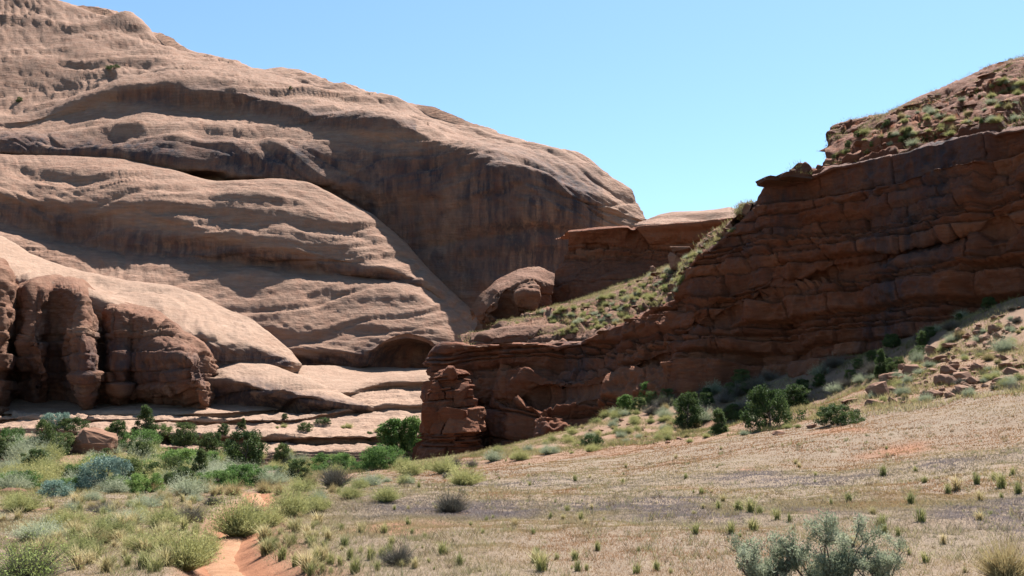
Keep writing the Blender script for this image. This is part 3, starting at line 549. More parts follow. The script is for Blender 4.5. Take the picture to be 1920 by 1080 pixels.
PR = {'juniper': [tree_mesh(s, M['juniper'], rnd_p, 60, 130, .15, .05, (.1, .95)) for s in (1, 2, 3)],
      'juniper_cone': [tree_mesh(s, M['juniper'], con_p, 55, 120, .12, .045, (.06, .97)) for s in (4, 5)],
      'juniper_wide': [tree_mesh(s, M['juniper'], wide_p, 75, 120, .2, .06, (.08, .9)) for s in (6, 7)],
      'cotton': [tree_mesh(s, M['cotton'], tall_p, 60, 130, .14, .05, (.12, .95)) for s in (8, 9)],
      'cotton_wide': [tree_mesh(s, M['cotton'], wide_p, 80, 120, .2, .06, (.08, .88)) for s in (10, 11)],
      'teal': [tree_mesh(s, M['teal'], wide_p, 70, 110, .2, .06, (.08, .9)) for s in (12, 13)],
      'olive': [shrub_mesh(s, M['olive'], .75, 900, 4600, .06, M['olive']) for s in (14, 15, 16, 17)],
      'green': [shrub_mesh(s, leaf_m, .8, 900, 4200, .05) for s, leaf_m in ((18, leaf_mat('bright_shrub_leaf', (.11, .16, .035), (.2, .27, .07), (.3, .36, .12))),)],
      'grey': [shrub_mesh(s, M['grey'], .85, 1300, 1500, .04) for s in (20, 21)],
      'sage': [shrub_mesh(s, M['sage'], .8, 900, 4200, .055, M['sage']) for s in (22, 23, 24)],
      'straw': [shrub_mesh(s, M['straw'], .6, 1400, 900, .05, M['straw']) for s in (25, 26)]}
TU = [tuft_mesh(s, M['tuft']) for s in range(30, 35)]; TS = [tuft_mesh(s, M['straw'], 120, .7) for s in range(35, 39)]
prs = random.Random(11); SCAT = []
LOOK = {'olive': 'olive', 'sage': 'grey-green', 'grey': 'twiggy grey', 'straw': 'straw-coloured', 'juniper': 'dark green', 'juniper_wide': 'dark green', 'cotton_wide': 'bright green', 'cotton': 'bright green'}
def put(kind, name, label, cat, loc, h, wr=1.0, group=None, var=None, tilt=0):
    pr = PR[kind]; parts = pr[(prs.randrange(len(pr)) if var is None else var) % len(pr)]
    r = bpy.data.objects.new(name, None); col.objects.link(r); r.empty_display_size = .2
    r.location = loc; r.rotation_euler = (tilt, 0, prs.uniform(0, 6.28)); r.scale = (h * wr, h * wr, h)
    for nm, me in parts:
        o = bpy.data.objects.new(nm, me); col.objects.link(o); o.parent = r
    tag(r, label, cat, group); LASTROOT[0] = r; return r
LASTROOT = [None]
ASPECT = {'juniper': 1.1, 'juniper_cone': .75, 'juniper_wide': 2.0, 'cotton': .8, 'cotton_wide': 2.0, 'teal': 2.0, 'olive': 1.75, 'green': 1.8, 'grey': 1.9, 'sage': 1.8, 'straw': 1.5}
def plant(kind, px, py, wpx, hpx, name, label, cat, group=None, only=None, sink=.03):
    q = hit(px, min(py, 1200), only)
    if q is None: print('miss', kind, px, py); return None
    loc, nr, on = q; s = mpp(loc); h = hpx * s
    return put(kind, name, label, cat, (loc[0], loc[1] + wpx * s * .25, (loc[2] if loc[1] > 60 else float(ground_z(loc[0], loc[1] + wpx * s * .25)) if on == 'ground' else loc[2]) - sink * h), h, (wpx / hpx) / ASPECT[kind], group)
# ---------------------------------------------------------------- trees and shrubs one can point at
W = [('juniper', 75, 856, 46, 68, 'juniper_tree', 'dark juniper standing left of the big rounded boulder', 'tree'),
     ('cotton_wide', 14, 846, 55, 46, 'leafy_bush', 'bright green bush at the left edge below the cliff wall', 'bush'),
     ('teal', 98, 806, 60, 34, 'scrub_oak', 'dark green thicket at the foot of the left wall', 'bush'),
     ('juniper_wide', 130, 808, 60, 26, 'scrub_oak', 'low green thicket at the wall foot above the rounded boulder', 'bush'),
     ('juniper', 213, 842, 42, 54, 'juniper_tree', 'juniper right beside the big rounded boulder', 'tree'),
     ('juniper_cone', 268, 812, 42, 52, 'juniper_tree', 'tall ragged juniper at the edge of the pale rock apron', 'tree'),
     ('juniper_wide', 292, 830, 64, 36, 'juniper_bush', 'wide green juniper right of the tall ragged juniper', 'bush'),
     ('juniper', 340, 838, 50, 46, 'juniper_tree', 'dark round juniper at the left end of the pale ledge', 'tree'),
     ('juniper', 392, 856, 46, 46, 'juniper_tree', 'juniper in front of the undercut ledge, left of the tall dark one', 'tree'),
     ('juniper', 455, 885, 74, 78, 'juniper_tree', 'large dark juniper with bare limbs in the wash', 'tree'),
     ('juniper', 422, 872, 40, 48, 'juniper_tree', 'juniper close behind the large dark juniper in the wash', 'tree'),
     ('juniper_cone', 372, 905, 42, 62, 'juniper_tree', 'narrow dark juniper in the middle of the wash thicket', 'tree'),
     ('juniper', 523, 874, 40, 42, 'juniper_tree', 'lone round juniper left of the stream', 'tree'),
     ('juniper', 236, 912, 50, 52, 'juniper_tree', 'dark juniper behind the silvery bush', 'tree'),
     ('juniper', 282, 910, 45, 42, 'juniper_tree', 'dark squat juniper right of the silvery bush', 'tree'),
     ('juniper', 318, 905, 44, 50, 'juniper_tree', 'dark juniper between squat juniper and narrow juniper', 'tree'),
     ('cotton_wide', 405, 915, 76, 32, 'leafy_bush', 'bright green bush at the front of the wash thicket', 'bush'),
     ('cotton_wide', 440, 905, 40, 34, 'leafy_bush', 'mid green bush under the large dark juniper', 'bush'),
     ('teal', 185, 920, 110, 66, 'silverleaf_bush', 'large silvery blue-green bush at the near edge of the wash', 'bush'),
     ('teal', 95, 935, 70, 36, 'silverleaf_bush', 'smaller silvery green bush left of the large silvery one', 'bush'),
     ('cotton', 733, 852, 58, 66, 'cottonwood_tree', 'bright green cottonwood left of the taller one beside the pillar', 'tree'),
     ('cotton', 768, 862, 44, 80, 'cottonwood_tree', 'taller cottonwood hard against the red pillar', 'tree'),
     ('cotton_wide', 716, 880, 92, 46, 'leafy_bush', 'broad vivid green bush below the cottonwoods', 'bush'),
     ('cotton_wide', 618, 884, 84, 36, 'willow_bush', 'blue-green willow bush beside the stream', 'bush'),
     ('cotton_wide', 672, 886, 40, 22, 'willow_bush', 'small willow bush between stream willow and vivid green bush', 'bush'),
     ('juniper', 415, 816, 26, 22, 'juniper_bush', 'small round juniper on the pale bench, left one', 'bush'),
     ('juniper_cone', 454, 806, 16, 22, 'juniper_bush', 'small upright juniper on the pale bench', 'bush'),
     ('juniper_wide', 570, 809, 32, 18, 'juniper_bush', 'dark flat juniper in the middle of the pale bench', 'bush'),
     ('juniper', 533, 786, 13, 11, 'juniper_bush', 'tiny juniper high on the pale bench', 'bush'),
     ('juniper_wide', 604, 796, 34, 14, 'juniper_bush', 'low green scrub patch right of the flat bench juniper', 'bush'),
     ('juniper', 690, 827, 20, 18, 'juniper_bush', 'small dark juniper at the right end of the undercut ledge', 'bush'),
     ('cotton', 874, 846, 26, 36, 'leafy_bush', 'green bush at the foot of the red pillar', 'bush'),
     ('juniper_wide', 1452, 803, 112, 80, 'juniper_tree', 'big round juniper at the shaded cliff foot', 'tree'),
     ('juniper_cone', 1350, 814, 40, 48, 'juniper_tree', 'small cone-shaped juniper left of the big round juniper', 'tree'),
     ('juniper_cone', 1656, 712, 30, 58, 'juniper_tree', 'narrow dark juniper against the cliff above the rockfall', 'tree'),
     ('juniper_wide', 1580, 797, 92, 40, 'juniper_bush', 'low spreading juniper right of the big round juniper', 'bush'),
     ('cotton', 1215, 755, 30, 40, 'leafy_bush', 'bright green sapling against the shaded cliff, upper one', 'bush'),
     ('cotton', 1173, 774, 32, 34, 'leafy_bush', 'bright green sapling against the shaded cliff, lower one', 'bush'),
     ('juniper_wide', 1110, 840, 48, 26, 'juniper_bush', 'low dark juniper at the field edge before the cliff', 'bush'),
     ('juniper', 1292, 806, 56, 72, 'juniper_tree', 'shadowed juniper in the dark gully of the cliff foot', 'tree'),
     ('juniper', 1500, 765, 60, 46, 'juniper_tree', 'shadowed juniper behind the big round juniper', 'tree'),
     ('juniper_wide', 210, 131, 32, 13, 'juniper_bush', 'small juniper alone high on the sandstone dome', 'bush'),
     ('juniper', 34, 192, 13, 12, 'juniper_bush', 'tiny juniper in the hollow at the left edge of the dome', 'bush'),
     ('juniper', 545, 168, 8, 8, 'juniper_bush', 'tiny juniper near the skyline of the dome', 'bush'),
     ('olive', 440, 1008, 125, 84, 'rabbitbrush', 'large olive rabbitbrush overhanging the footpath', 'shrub'),
     ('olive', 335, 1066, 140, 84, 'rabbitbrush', 'broad rabbitbrush on the left verge of the path in front', 'shrub'),
     ('olive', 262, 1036, 72, 44, 'rabbitbrush', 'round rabbitbrush left of the broad path-side one', 'shrub'),
     ('olive', 190, 1012, 100, 46, 'rabbitbrush', 'low wide rabbitbrush in the left meadow', 'shrub'),
     ('olive', 540, 968, 96, 56, 'rabbitbrush', 'olive rabbitbrush right of the path bend', 'shrub'),
     ('green', 30, 1092, 150, 84, 'green_shrub', 'bright yellow-green shrub in the bottom left corner', 'shrub'),
     ('grey', 347, 980, 72, 36, 'twiggy_shrub', 'grey twiggy shrub left of the path-hugging rabbitbrush', 'shrub'),
     ('sage', 62, 1016, 110, 40, 'sagebrush', 'grey-green sagebrush at the left edge of the meadow', 'shrub'),
     ('grey', 190, 964, 60, 26, 'twiggy_shrub', 'small dark twiggy shrub in the straw of the left meadow', 'shrub'),
     ('grey', 843, 964, 76, 46, 'twiggy_shrub', 'dark grey dead-looking shrub alone in the middle field', 'shrub'),
     ('olive', 722, 944, 60, 34, 'rabbitbrush', 'pale rabbitbrush left of the dark dead-looking shrub', 'shrub'),
     ('grey', 624, 916, 72, 48, 'twiggy_shrub', 'grey twiggy shrub at the field rim above the stream', 'shrub'),
     ('olive', 870, 910, 80, 42, 'rabbitbrush', 'olive rabbitbrush on the field rim below the pillar', 'shrub'),
     ('olive', 832, 890, 66, 34, 'rabbitbrush', 'rabbitbrush on the rim just left of the pillar foot', 'shrub'),
     ('olive', 768, 892, 64, 30, 'rabbitbrush', 'rabbitbrush on the rim below the vivid green bush', 'shrub'),
     ('sage', 345, 930, 84, 42, 'sagebrush', 'grey sagebrush in front of the bright wash bush', 'shrub'),
     ('olive', 655, 938, 56, 28, 'rabbitbrush', 'small green rabbitbrush in the field left of centre', 'shrub'),
     ('grey', 395, 948, 40, 22, 'twiggy_shrub', 'small grey shrub in straw grass near the far path', 'shrub'),
     ('sage', 1030, 852, 46, 22, 'sagebrush', 'pale sagebrush at the far field edge under the promontory', 'shrub'),
     ('grey', 745, 1062, 84, 42, 'twiggy_shrub', 'thin grey shrub in the foreground grass, bottom centre', 'shrub'),
     ('straw', 1900, 1092, 120, 86, 'straw_bush', 'straw-coloured bush in the bottom right corner', 'shrub'),
     ('olive', 30, 960, 90, 40, 'rabbitbrush', 'rabbitbrush at the left edge below the wash', 'shrub'),
     ('sage', 270, 955, 70, 30, 'sagebrush', 'low sagebrush in the middle of the straw meadow', 'shrub'),
     ('sage', 1725, 682, 34, 30, 'sagebrush', 'blue-grey sagebrush at the left top of the rockfall', 'shrub'),
     ('sage', 1890, 660, 50, 34, 'sagebrush', 'blue-grey sagebrush on the rockfall at the right edge', 'shrub'),
     ('cotton', 990, 585, 14, 16, 'leafy_bush', 'bright green bush beside the rounded outcrop', 'bush'),
     ('cotton', 1250, 548, 16, 16, 'leafy_bush', 'bright green bush on the terrace below the hoodoo', 'bush')]
W += [('olive', 140, 1052, 100, 54, 'rabbitbrush', 'rabbitbrush between the bottom left corner shrub and the verge', 'shrub'),
      ('olive', 118, 990, 84, 36, 'rabbitbrush', 'rabbitbrush above the left edge sagebrush', 'shrub'),
      ('olive', 300, 992, 80, 42, 'rabbitbrush', 'rabbitbrush behind the round one left of the path', 'shrub'),
      ('sage', 235, 985, 70, 32, 'sagebrush', 'sagebrush in the middle of the left meadow', 'shrub'),
      ('olive', 500, 992, 74, 44, 'rabbitbrush', 'rabbitbrush joined to the right side of the path-hugging one', 'shrub'),
      ('olive', 590, 962, 60, 36, 'rabbitbrush', 'rabbitbrush at the right end of the path-bend clump', 'shrub'),
      ('olive', 380, 1040, 70, 52, 'rabbitbrush', 'rabbitbrush on the left verge touching the path', 'shrub'),
      ('grey', 470, 975, 50, 34, 'twiggy_shrub', 'grey twiggy shrub beside the path bend', 'shrub'),
      ('olive', 560, 925, 70, 30, 'rabbitbrush', 'rabbitbrush just right of the far end of the path', 'shrub'),
      ('sage', 690, 912, 60, 26, 'sagebrush', 'sagebrush on the rim right of the twiggy shrub', 'shrub')]
for w_ in W: plant(*w_)
# ---------------------------------------------------------------- foreground sagebrush with woody limbs
def big_sage(px, py, wpx, hpx, label, seed):
    rg = np.random.default_rng(seed); q = hit(px, py); loc = q[0]; s = mpp(loc); h = hpx * s; wr = wpx * s / h
    r = bpy.data.objects.new('sagebrush', None); col.objects.link(r); r.location = (loc[0], loc[1], loc[2] - .02); r.scale = (h, h, h); tag(r, label, 'shrub', 'woody sagebrush in the foreground')
    tb, lv, tn = [], [], []
    for k in range(11):
        th = rg.uniform(0, 6.28); e = np.array([math.cos(th) * wr * .5 * rg.uniform(.3, 1), math.sin(th) * .5 * rg.uniform(.2, .9), rg.uniform(.55, .95)]); pth = bent(rg, (rg.normal() * .05, rg.normal() * .05, -.03), e, .04, 7); tb.append(tube(pth, .026, .006, 6))
        for j in range(5):
            b0 = pth[rg.integers(2, 7)]; e2 = b0 + rg.normal(size=3) * np.array([.16, .16, .08]) + np.array([0, 0, .14]); tb.append(tube(bent(rg, b0, e2, .015, 4), .009, .003, 4))
            if rg.uniform() < .22: continue
            n = 300; f = rg.uniform(.1, 1.2, (n, 1)); c = b0 + (e2 - b0) * f + rg.normal(size=(n, 3)) * np.array([.05, .05, .05]); lv.append(leaves(c, .045, rg, .35, 1.0)); tn.append(rg.uniform(.2, .95) + rg.normal(size=n) * .15)
    for nm, me in (('foliage', tri_mesh('foliage', np.concatenate(lv), np.concatenate(tn), M['sage'])), ('limbs', wood('limbs', tb, M['bark']))):
        o = bpy.data.objects.new(nm, me); col.objects.link(o); o.parent = r
big_sage(1440, 1118, 165, 110, 'leftmost of the woody sagebrushes at the bottom right', 51)
big_sage(1550, 1118, 185, 122, 'tallest woody sagebrush with dark bare limbs, bottom right', 52)
big_sage(1640, 1120, 120, 90, 'rightmost woody sagebrush, at the bottom right', 53)
# ---------------------------------------------------------------- scattered small plants
def inside(poly, x, y):
    c = False; n = len(poly)
    for i in range(n):
        (x1, y1), (x2, y2) = poly[i], poly[(i + 1) % n]
        if (y1 > y) != (y2 > y) and x < (x2 - x1) * (y - y1) / (y2 - y1) + x1: c = not c
    return c
def scatter(n, poly, kinds, hpx, name, label, cat, group, only, asp=(.85, 1.2)):
    xs = [p[0] for p in poly]; ys = [p[1] for p in poly]; k = tries = 0
    while k < n and tries < n * 20:
        tries += 1; x = prs.uniform(min(xs), max(xs)); y = prs.uniform(min(ys), max(ys))
        if not inside(poly, x, y): continue
        q = hit(x, y)
        if q is None or q[2] not in only: continue
        loc, nr, on = q
        if on == 'ground' and trail_dist(np.array([loc[0]]), np.array([loc[1]]))[0][0] < .8: continue
        kd = prs.choice(kinds); h = prs.uniform(*hpx) * mpp(loc)
        put(kd, name, label, cat, (loc[0], loc[1], loc[2] - .04 * h), h, prs.uniform(*asp), group); SCAT.append((LASTROOT[0], LOOK[kd] + ' ' + label, x, y)); k += 1
scatter(130, [(0, 850), (350, 838), (560, 880), (560, 905), (300, 925), (0, 925)], ['olive', 'sage', 'juniper', 'cotton_wide', 'olive'], (16, 44), 'wash_shrub', 'shrub in the wash', 'shrub', 'small shrubs in the wash', ('ground',))
scatter(22, [(470, 850), (650, 862), (780, 870), (700, 890), (480, 895)], ['olive', 'sage', 'olive', 'cotton_wide'], (12, 22), 'streamside_shrub', 'shrub by the stream', 'shrub', 'small streamside shrubs', ('ground', 'bedrock_bench'))
scatter(34, [(0, 935), (600, 905), (640, 930), (560, 990), (300, 1040), (0, 1040)], ['straw', 'straw', 'olive', 'sage', 'straw'], (16, 32), 'meadow_clump', 'clump in the left meadow', 'shrub', 'clumps in the left meadow', ('ground',))
scatter(20, [(600, 880), (900, 862), (1000, 860), (900, 900), (650, 920)], ['olive', 'olive', 'grey', 'sage'], (10, 24), 'rim_shrub', 'shrub on the field rim', 'shrub', 'small shrubs on the field rim', ('ground',))
scatter(85, [(880, 862), (1000, 835), (1180, 760), (1240, 740), (1330, 810), (1600, 790), (1640, 772), (1640, 785), (1280, 832), (1000, 858)], ['olive', 'sage', 'olive', 'straw'], (6, 17), 'slope_shrub', 'shrub under the right cliff', 'shrub', 'pale shrubs at the cliff foot', ('ground',))
scatter(80, [(1600, 770), (1640, 720), (1720, 665), (1920, 580), (1920, 730), (1760, 752)], ['sage', 'olive', 'straw', 'grey', 'olive'], (7, 19), 'talus_shrub', 'shrub on the rockfall', 'shrub', 'small shrubs on the rockfall', ('ground',))
scatter(75, [(1150, 770), (1300, 735), (1600, 680), (1880, 560), (1900, 580), (1650, 720), (1480, 780), (1330, 800)], ['sage', 'juniper', 'juniper', 'grey'], (12, 30), 'shaded_shrub', 'shrub in cliff shade', 'shrub', 'shaded shrubs at the cliff foot', ('ground',))
scatter(190, [(890, 640), (940, 615), (1030, 580), (1120, 560), (1260, 500), (1400, 415), (1290, 500), (1270, 560), (1150, 612), (1060, 632), (1010, 610), (930, 630)], ['olive', 'straw', 'sage', 'olive'], (5, 11), 'terrace_shrub', 'shrub on the terrace', 'shrub', 'small shrubs on the terrace', ('terrace', 'red_cliff'))
scatter(80, [(1560, 300), (1590, 265), (1700, 215), (1800, 170), (1920, 130), (1920, 225), (1760, 262), (1690, 285)], ['olive', 'sage', 'juniper', 'olive', 'straw'], (6, 15), 'hillside_shrub', 'shrub on the hilltop', 'shrub', 'small shrubs on the ledgy hilltop', ('ledgy_hillside',))
scatter(16, [(0, 800), (400, 800), (780, 795), (780, 812), (400, 812), (0, 812)], ['olive', 'juniper'], (5, 11), 'bench_shrub', 'shrub on the pale bench', 'shrub', 'tiny shrubs on the pale bench', ('bedrock_bench', 'ground'))
# ---------------------------------------------------------------- grass tufts
def tuft(px, py, hpx, me, name, label, group):
    q = hit(px, py)
    if q is None or q[2] != 'ground': return
    h = hpx * mpp(q[0]); o = bpy.data.objects.new(name, me); col.objects.link(o); s = prs.uniform(.85, 1.2)
    o.location = (q[0][0], q[0][1], q[0][2] - .01); o.scale = (h * s, h * s, h); o.rotation_euler = (0, 0, prs.uniform(0, 6.28)); tag(o, label, 'grass', group); SCAT.append((o, label, px, py))
TL = [(1660, 892, 16), (1526, 893, 16), (1598, 942, 24), (1640, 965, 26), (1655, 990, 22), (1565, 948, 22), (1700, 945, 22), (1722, 978, 26), (1415, 962, 24), (1392, 958, 18), (1455, 965, 20), (1880, 915, 22), (1835, 908, 18), (1800, 918, 20), (1775, 925, 18), (1916, 925, 22), (1885, 935, 20), (1418, 965, 22), (1305, 1000, 20), (1370, 1000, 20), (1385, 955, 16), (1450, 975, 18), (1350, 955, 16), (1410, 995, 20), (1650, 1000, 24), (1690, 1005, 18), (1770, 1020, 22), (1700, 1040, 22), (1830, 940, 20), (1740, 905, 16), (1710, 885, 14), (1860, 900, 16), (1905, 890, 18),
      (1010, 1070, 34), (1000, 1055, 24), (900, 1000, 16), (880, 985, 14), (1060, 960, 14), (1090, 975, 14), (1110, 955, 13), (1170, 905, 10), (1085, 902, 10), (1040, 972, 14), (1120, 1032, 18), (1190, 1075, 20), (1225, 1070, 20), (1255, 1075, 18), (960, 985, 14), (915, 978, 14), (930, 972, 12),
      (585, 1050, 26), (600, 1030, 22), (555, 1020, 24), (610, 1052, 24), (555, 1062, 30), (640, 1025, 20), (655, 1050, 24), (690, 1050, 22), (660, 1075, 26), (700, 1070, 22), (580, 1078, 28), (625, 1075, 22), (505, 1040, 28), (520, 1025, 24), (740, 1020, 18), (770, 1000, 18), (800, 1010, 16), (720, 1000, 16), (830, 1040, 20), (860, 1060, 22), (780, 1065, 20), (760, 985, 16), (680, 1000, 18), (640, 995, 18), (560, 1000, 22), (200, 1062, 26), (180, 1050, 24), (225, 1068, 22), (160, 1040, 20), (290, 1075, 22)]
for x, y, h in TL: tuft(x + prs.uniform(-8, 8), y, h * prs.choice([.8, 1.1, 1.35, 1.6]), prs.choice(TU + TU + TS), 'grass_tuft', 'yellow-green grass tuft in the field', 'yellow-green grass tufts')
k = 0
while k < 120:
    x, y = prs.uniform(480, 1920), prs.uniform(820, 1078)
    if y < 1080 - (x - 480) * .16 - 180: continue
    tuft(x, y, prs.choice([.03, .045, .06, .09]) * (y - 740), prs.choice(TU + TS), 'field_tuft', 'small grass tuft in the field', 'small mixed grass tufts'); k += 1
for k in range(230):
    x, y = prs.uniform(0, 620), prs.uniform(925, 1075)
    q = hit(x, y)
    if q and trail_dist(np.array([q[0][0]]), np.array([q[0][1]]))[0][0] > .55: tuft(x, y, prs.uniform(.06, .16) * (y - 770), prs.choice(TS + TS + TU), 'straw_tuft', 'straw grass clump in the meadow', 'straw grass clumps')
# ---------------------------------------------------------------- short dry grass over the field: uncountable
rg = np.random.default_rng(77)
def blades(n, r0, r1, hmin, hmax, wid):
    r = np.sqrt(rg.uniform(r0 ** 2, r1 ** 2, n)) if r1 < 30 else r0 * (r1 / r0) ** rg.uniform(0, 1, n); a_ = rg.uniform(-R(31), R(31), n); x, y = r * np.sin(a_), r * np.cos(a_)
    q = np.stack([x, y, 0 * x], -1); keep = (trail_dist(x, y)[0] > .5 + .4 * rg.uniform(size=n)) & (fbm(q / 1.1, 2) + .6 * fbm(q / 5, 2) > -.95 + .25 * rg.normal(size=n) * 0)
    x, y, r = x[keep], y[keep], r[keep]; n = len(x); z = ground_z(x, y) - .005; b0 = np.stack([x, y, z], -1)
    th = rg.uniform(0, 6.28, n); h = rg.uniform(hmin, hmax, n) * (.7 + .6 * np.clip(noise(np.stack([x / 3, y / 3, 0 * x], -1)) + .5, 0, 1)); ln = rg.uniform(.4, 1.7, n) * h
    sd = np.stack([np.cos(th), np.sin(th), 0 * th], -1) * (wid * np.clip(r / 12, 1, 6))[:, None]; ph = rg.uniform(0, 6.28, n)
    top = b0 + np.stack([np.cos(ph) * ln, np.sin(ph) * ln, h], -1); v = np.stack([b0 - sd, b0 + sd, top], 1)
    g = fbm(np.stack([x / 5, y / 11, 0 * x + 3], -1), 4)                       # drifts of straw, grey and rust-coloured grass
    far = np.clip((r - 34) / 12, 0, 1); lft = np.clip(-x / (.22 * r) - .15, 0, 1); rgt = np.clip(x / (.25 * r) + .3, 0, 1)
    tn = .40 + .42 * rgt * (1 - far) + 1.1 * g * (1 - .5 * far) - .34 * far + rg.normal(size=n) * .1
    tn = tn * (1 - lft) + lft * rg.uniform(.4, .6, n)
    return v, np.clip(tn, .02, .98)
parts_ = [blades(340000, 7.5, 26, .015, .055, .0035), blades(380000, 22, 84, .02, .07, .0055)]
M['drygrass'] = leaf_mat('dry_grass', (.27, .135, .07), (.30, .232, .125), (.19, .156, .158), .4)
dg = bpy.data.objects.new('dry_grass', tri_mesh('dry_grass', np.concatenate([p_[0] for p_ in parts_]), np.concatenate([p_[1] for p_ in parts_]), M['drygrass'])); col.objects.link(dg)
tag(dg, 'short dry grass covering the field', 'grass', None, 'stuff')
# loose bunches of dead grass that break up the field: uncountable
nc = 5200; rc = 7.5 * (48 / 7.5) ** rg.uniform(0, 1, nc); ac = rg.uniform(-R(30), R(30), nc); xc, yc = rc * np.sin(ac), rc * np.cos(ac); kq = (fbm(np.stack([xc / 4, yc / 6, 0 * xc + 9], -1), 3) > -.15) & (trail_dist(xc, yc)[0] > .8); xc, yc, rc = xc[kq], yc[kq], rc[kq]
nb = 16; szc = rg.uniform(.5, 1.5, len(xc)) ** 1.5; X = np.repeat(xc, nb) + rg.normal(size=len(xc) * nb) * np.repeat(szc, nb) * .05; Y = np.repeat(yc, nb) + rg.normal(size=len(xc) * nb) * np.repeat(szc, nb) * .05; hh = np.repeat(szc, nb) * rg.uniform(.04, .13, len(X)); th = rg.uniform(0, 6.28, len(X))
b0 = np.stack([X, Y, ground_z(X, Y) - .01], -1); sd = np.stack([np.cos(th), np.sin(th), 0 * th], -1) * (.004 * np.clip(np.repeat(rc, nb) / 12, 1, 4))[:, None]; ph = rg.uniform(0, 6.28, len(X))
vb = np.stack([b0 - sd, b0 + sd, b0 + np.stack([np.cos(ph) * hh * .7, np.sin(ph) * hh * .7, hh], -1)], 1)
lb_ = bpy.data.objects.new('dead_grass_bunches', tri_mesh('dead_grass_bunches', vb, np.repeat(rg.uniform(0, 1, len(xc)), nb), leaf_mat('dead_bunch', (.16, .10, .065), (.36, .29, .16), (.26, .25, .13), .35))); col.objects.link(lb_); tag(lb_, 'loose bunches of dead grass all over the field', 'grass', None, 'stuff')
# rough grass and herbs on the slopes round the field, and on the terrace: uncountable
def cover(b0, hm, wid, name, label):
    n = len(b0); th = rg.uniform(0, 6.28, n); h = rg.uniform(.4, 1, n) * hm; sd = np.stack([np.cos(th), np.sin(th), 0 * th], -1) * wid; ph = rg.uniform(0, 6.28, n)
    v = np.stack([b0 - sd, b0 + sd, b0 + np.stack([np.cos(ph) * h * .7, np.sin(ph) * h * .7, h], -1)], 1)
    tn = np.clip(.5 + .8 * fbm(b0 / 4, 2) + rg.normal(size=n) * .15, 0, 1); o = bpy.data.objects.new(name, tri_mesh(name, v, tn, M['cover'])); col.objects.link(o); tag(o, label, 'grass', None, 'stuff')
M['cover'] = leaf_mat('slope_grass', (.13, .125, .045), (.27, .235, .10), (.36, .30, .165), .35)
n = 420000; r = rg.uniform(50, 150, n); a_ = rg.uniform(-R(30), R(31), n); x, y = r * np.sin(a_), r * np.cos(a_); q = np.stack([x, y, 0 * x], -1)
px_, py_ = proj(np.stack([x, y, ground_z(x[:], y[:])], -1)); edge = np.interp(px_, [0, 450, 650, 900, 1080, 1280, 1450, 1640, 1780, 1920], [935, 915, 893, 866, 846, 828, 808, 780, 761, 742])
kp = (fbm(q / 4.5, 3) > -.05) & (py_ < edge); x, y = x[kp], y[kp]
cover(np.stack([x, y, ground_z(x, y) - .02], -1), .38, .022, 'slope_grass', 'rough grass and herbs on the slopes round the field')
def on_mesh(o, n):
    c = np.empty(len(o.data.vertices) * 3, np.float32); o.data.vertices.foreach_get('co', c); c = c.reshape(-1, 3); i = rg.integers(0, len(c), n); return c[i] + rg.normal(size=(n, 3)) * np.array([.35, .35, .02])
b0 = on_mesh(terrace, 90000); b0 = b0[fbm(b0 / 4, 3) > .0]; cover(b0, .5, .035, 'terrace_grass', 'yellow-green grass covering the terrace')
b0 = on_mesh(upper, 60000); b0 = b0[fbm(b0 / 3.5, 3) > .22]; cover(b0, .4, .025, 'hilltop_grass', 'pale grass between the rocks of the hilltop')
# ---------------------------------------------------------------- boulders, slabs, hoodoo
def rock_mesh(seed, flat=1.0, n=16, sub=2, rough=.05, mat='boulder'):
    rg = np.random.default_rng(seed); p = rg.normal(size=(n, 3)); p /= np.linalg.norm(p, axis=1)[:, None]; p = np.sign(p) * np.abs(p) ** .7; p *= np.array([.55, .45, .5 * flat])
    bm = bmesh.new(); [bm.verts.new(q) for q in p]; r = bmesh.ops.convex_hull(bm, input=bm.verts)
    bmesh.ops.delete(bm, geom=[e for e in r['geom_interior'] if isinstance(e, bmesh.types.BMVert)], context='VERTS')
    bmesh.ops.bevel(bm, geom=bm.edges[:], offset=.035, segments=1, affect='EDGES', profile=.5, clamp_overlap=True)
    bmesh.ops.triangulate(bm, faces=bm.faces[:]); bmesh.ops.subdivide_edges(bm, edges=bm.edges[:], cuts=1)
    v = np.array([q.co for q in bm.verts]); d = rough * (fbm(v * 3 + seed, 3))
    for q, e in zip(bm.verts, d): q.co += q.co.normalized() * e
    me = bpy.data.meshes.new('rock'); bm.to_mesh(me); bm.free(); me.materials.append(M[mat]); me.attributes.new('tone', 'FLOAT', 'POINT').data.foreach_set('value', np.full(len(me.vertices), .45, np.float32)); return me
RK = [rock_mesh(s, f) for s, f in ((1, 1.), (2, .8), (3, .9), (4, .6), (5, .7), (6, .5), (7, 1.1), (8, .4))]
SL = [rock_mesh(s, f, 14, 1, .03, 'butte') for s, f in ((11, .3), (12, .22), (13, .36), (14, .26))]
def boulder(px, py, wpx, hpx, label, name='boulder', group=None, me=None, only=None, sink=.25):
    q = hit(px, py, only)
    if q is None: return
    s = mpp(q[0]); o = bpy.data.objects.new(name, me or prs.choice(RK)); col.objects.link(o); o.scale = (wpx * s / 1.0, wpx * s * prs.uniform(.7, 1), hpx * s / .8)
    o.location = (q[0][0], q[0][1] + wpx * s * .2, q[0][2] + hpx * s * (.5 - sink)); o.rotation_euler = (prs.uniform(-.2, .2), prs.uniform(-.25, .25), prs.uniform(-.5, .5)); tag(o, label, 'rock', group)
    if group: SCAT.append((o, label, px, py))
    return o
rb = rock_mesh(21, 1.0, 40, 2, .06)
boulder(172, 853, 74, 50, 'big rounded tan boulder above the wash', me=rb, sink=.1)
boulder(122, 840, 36, 22, 'smaller pale boulder left of the big rounded one', me=RK[0])
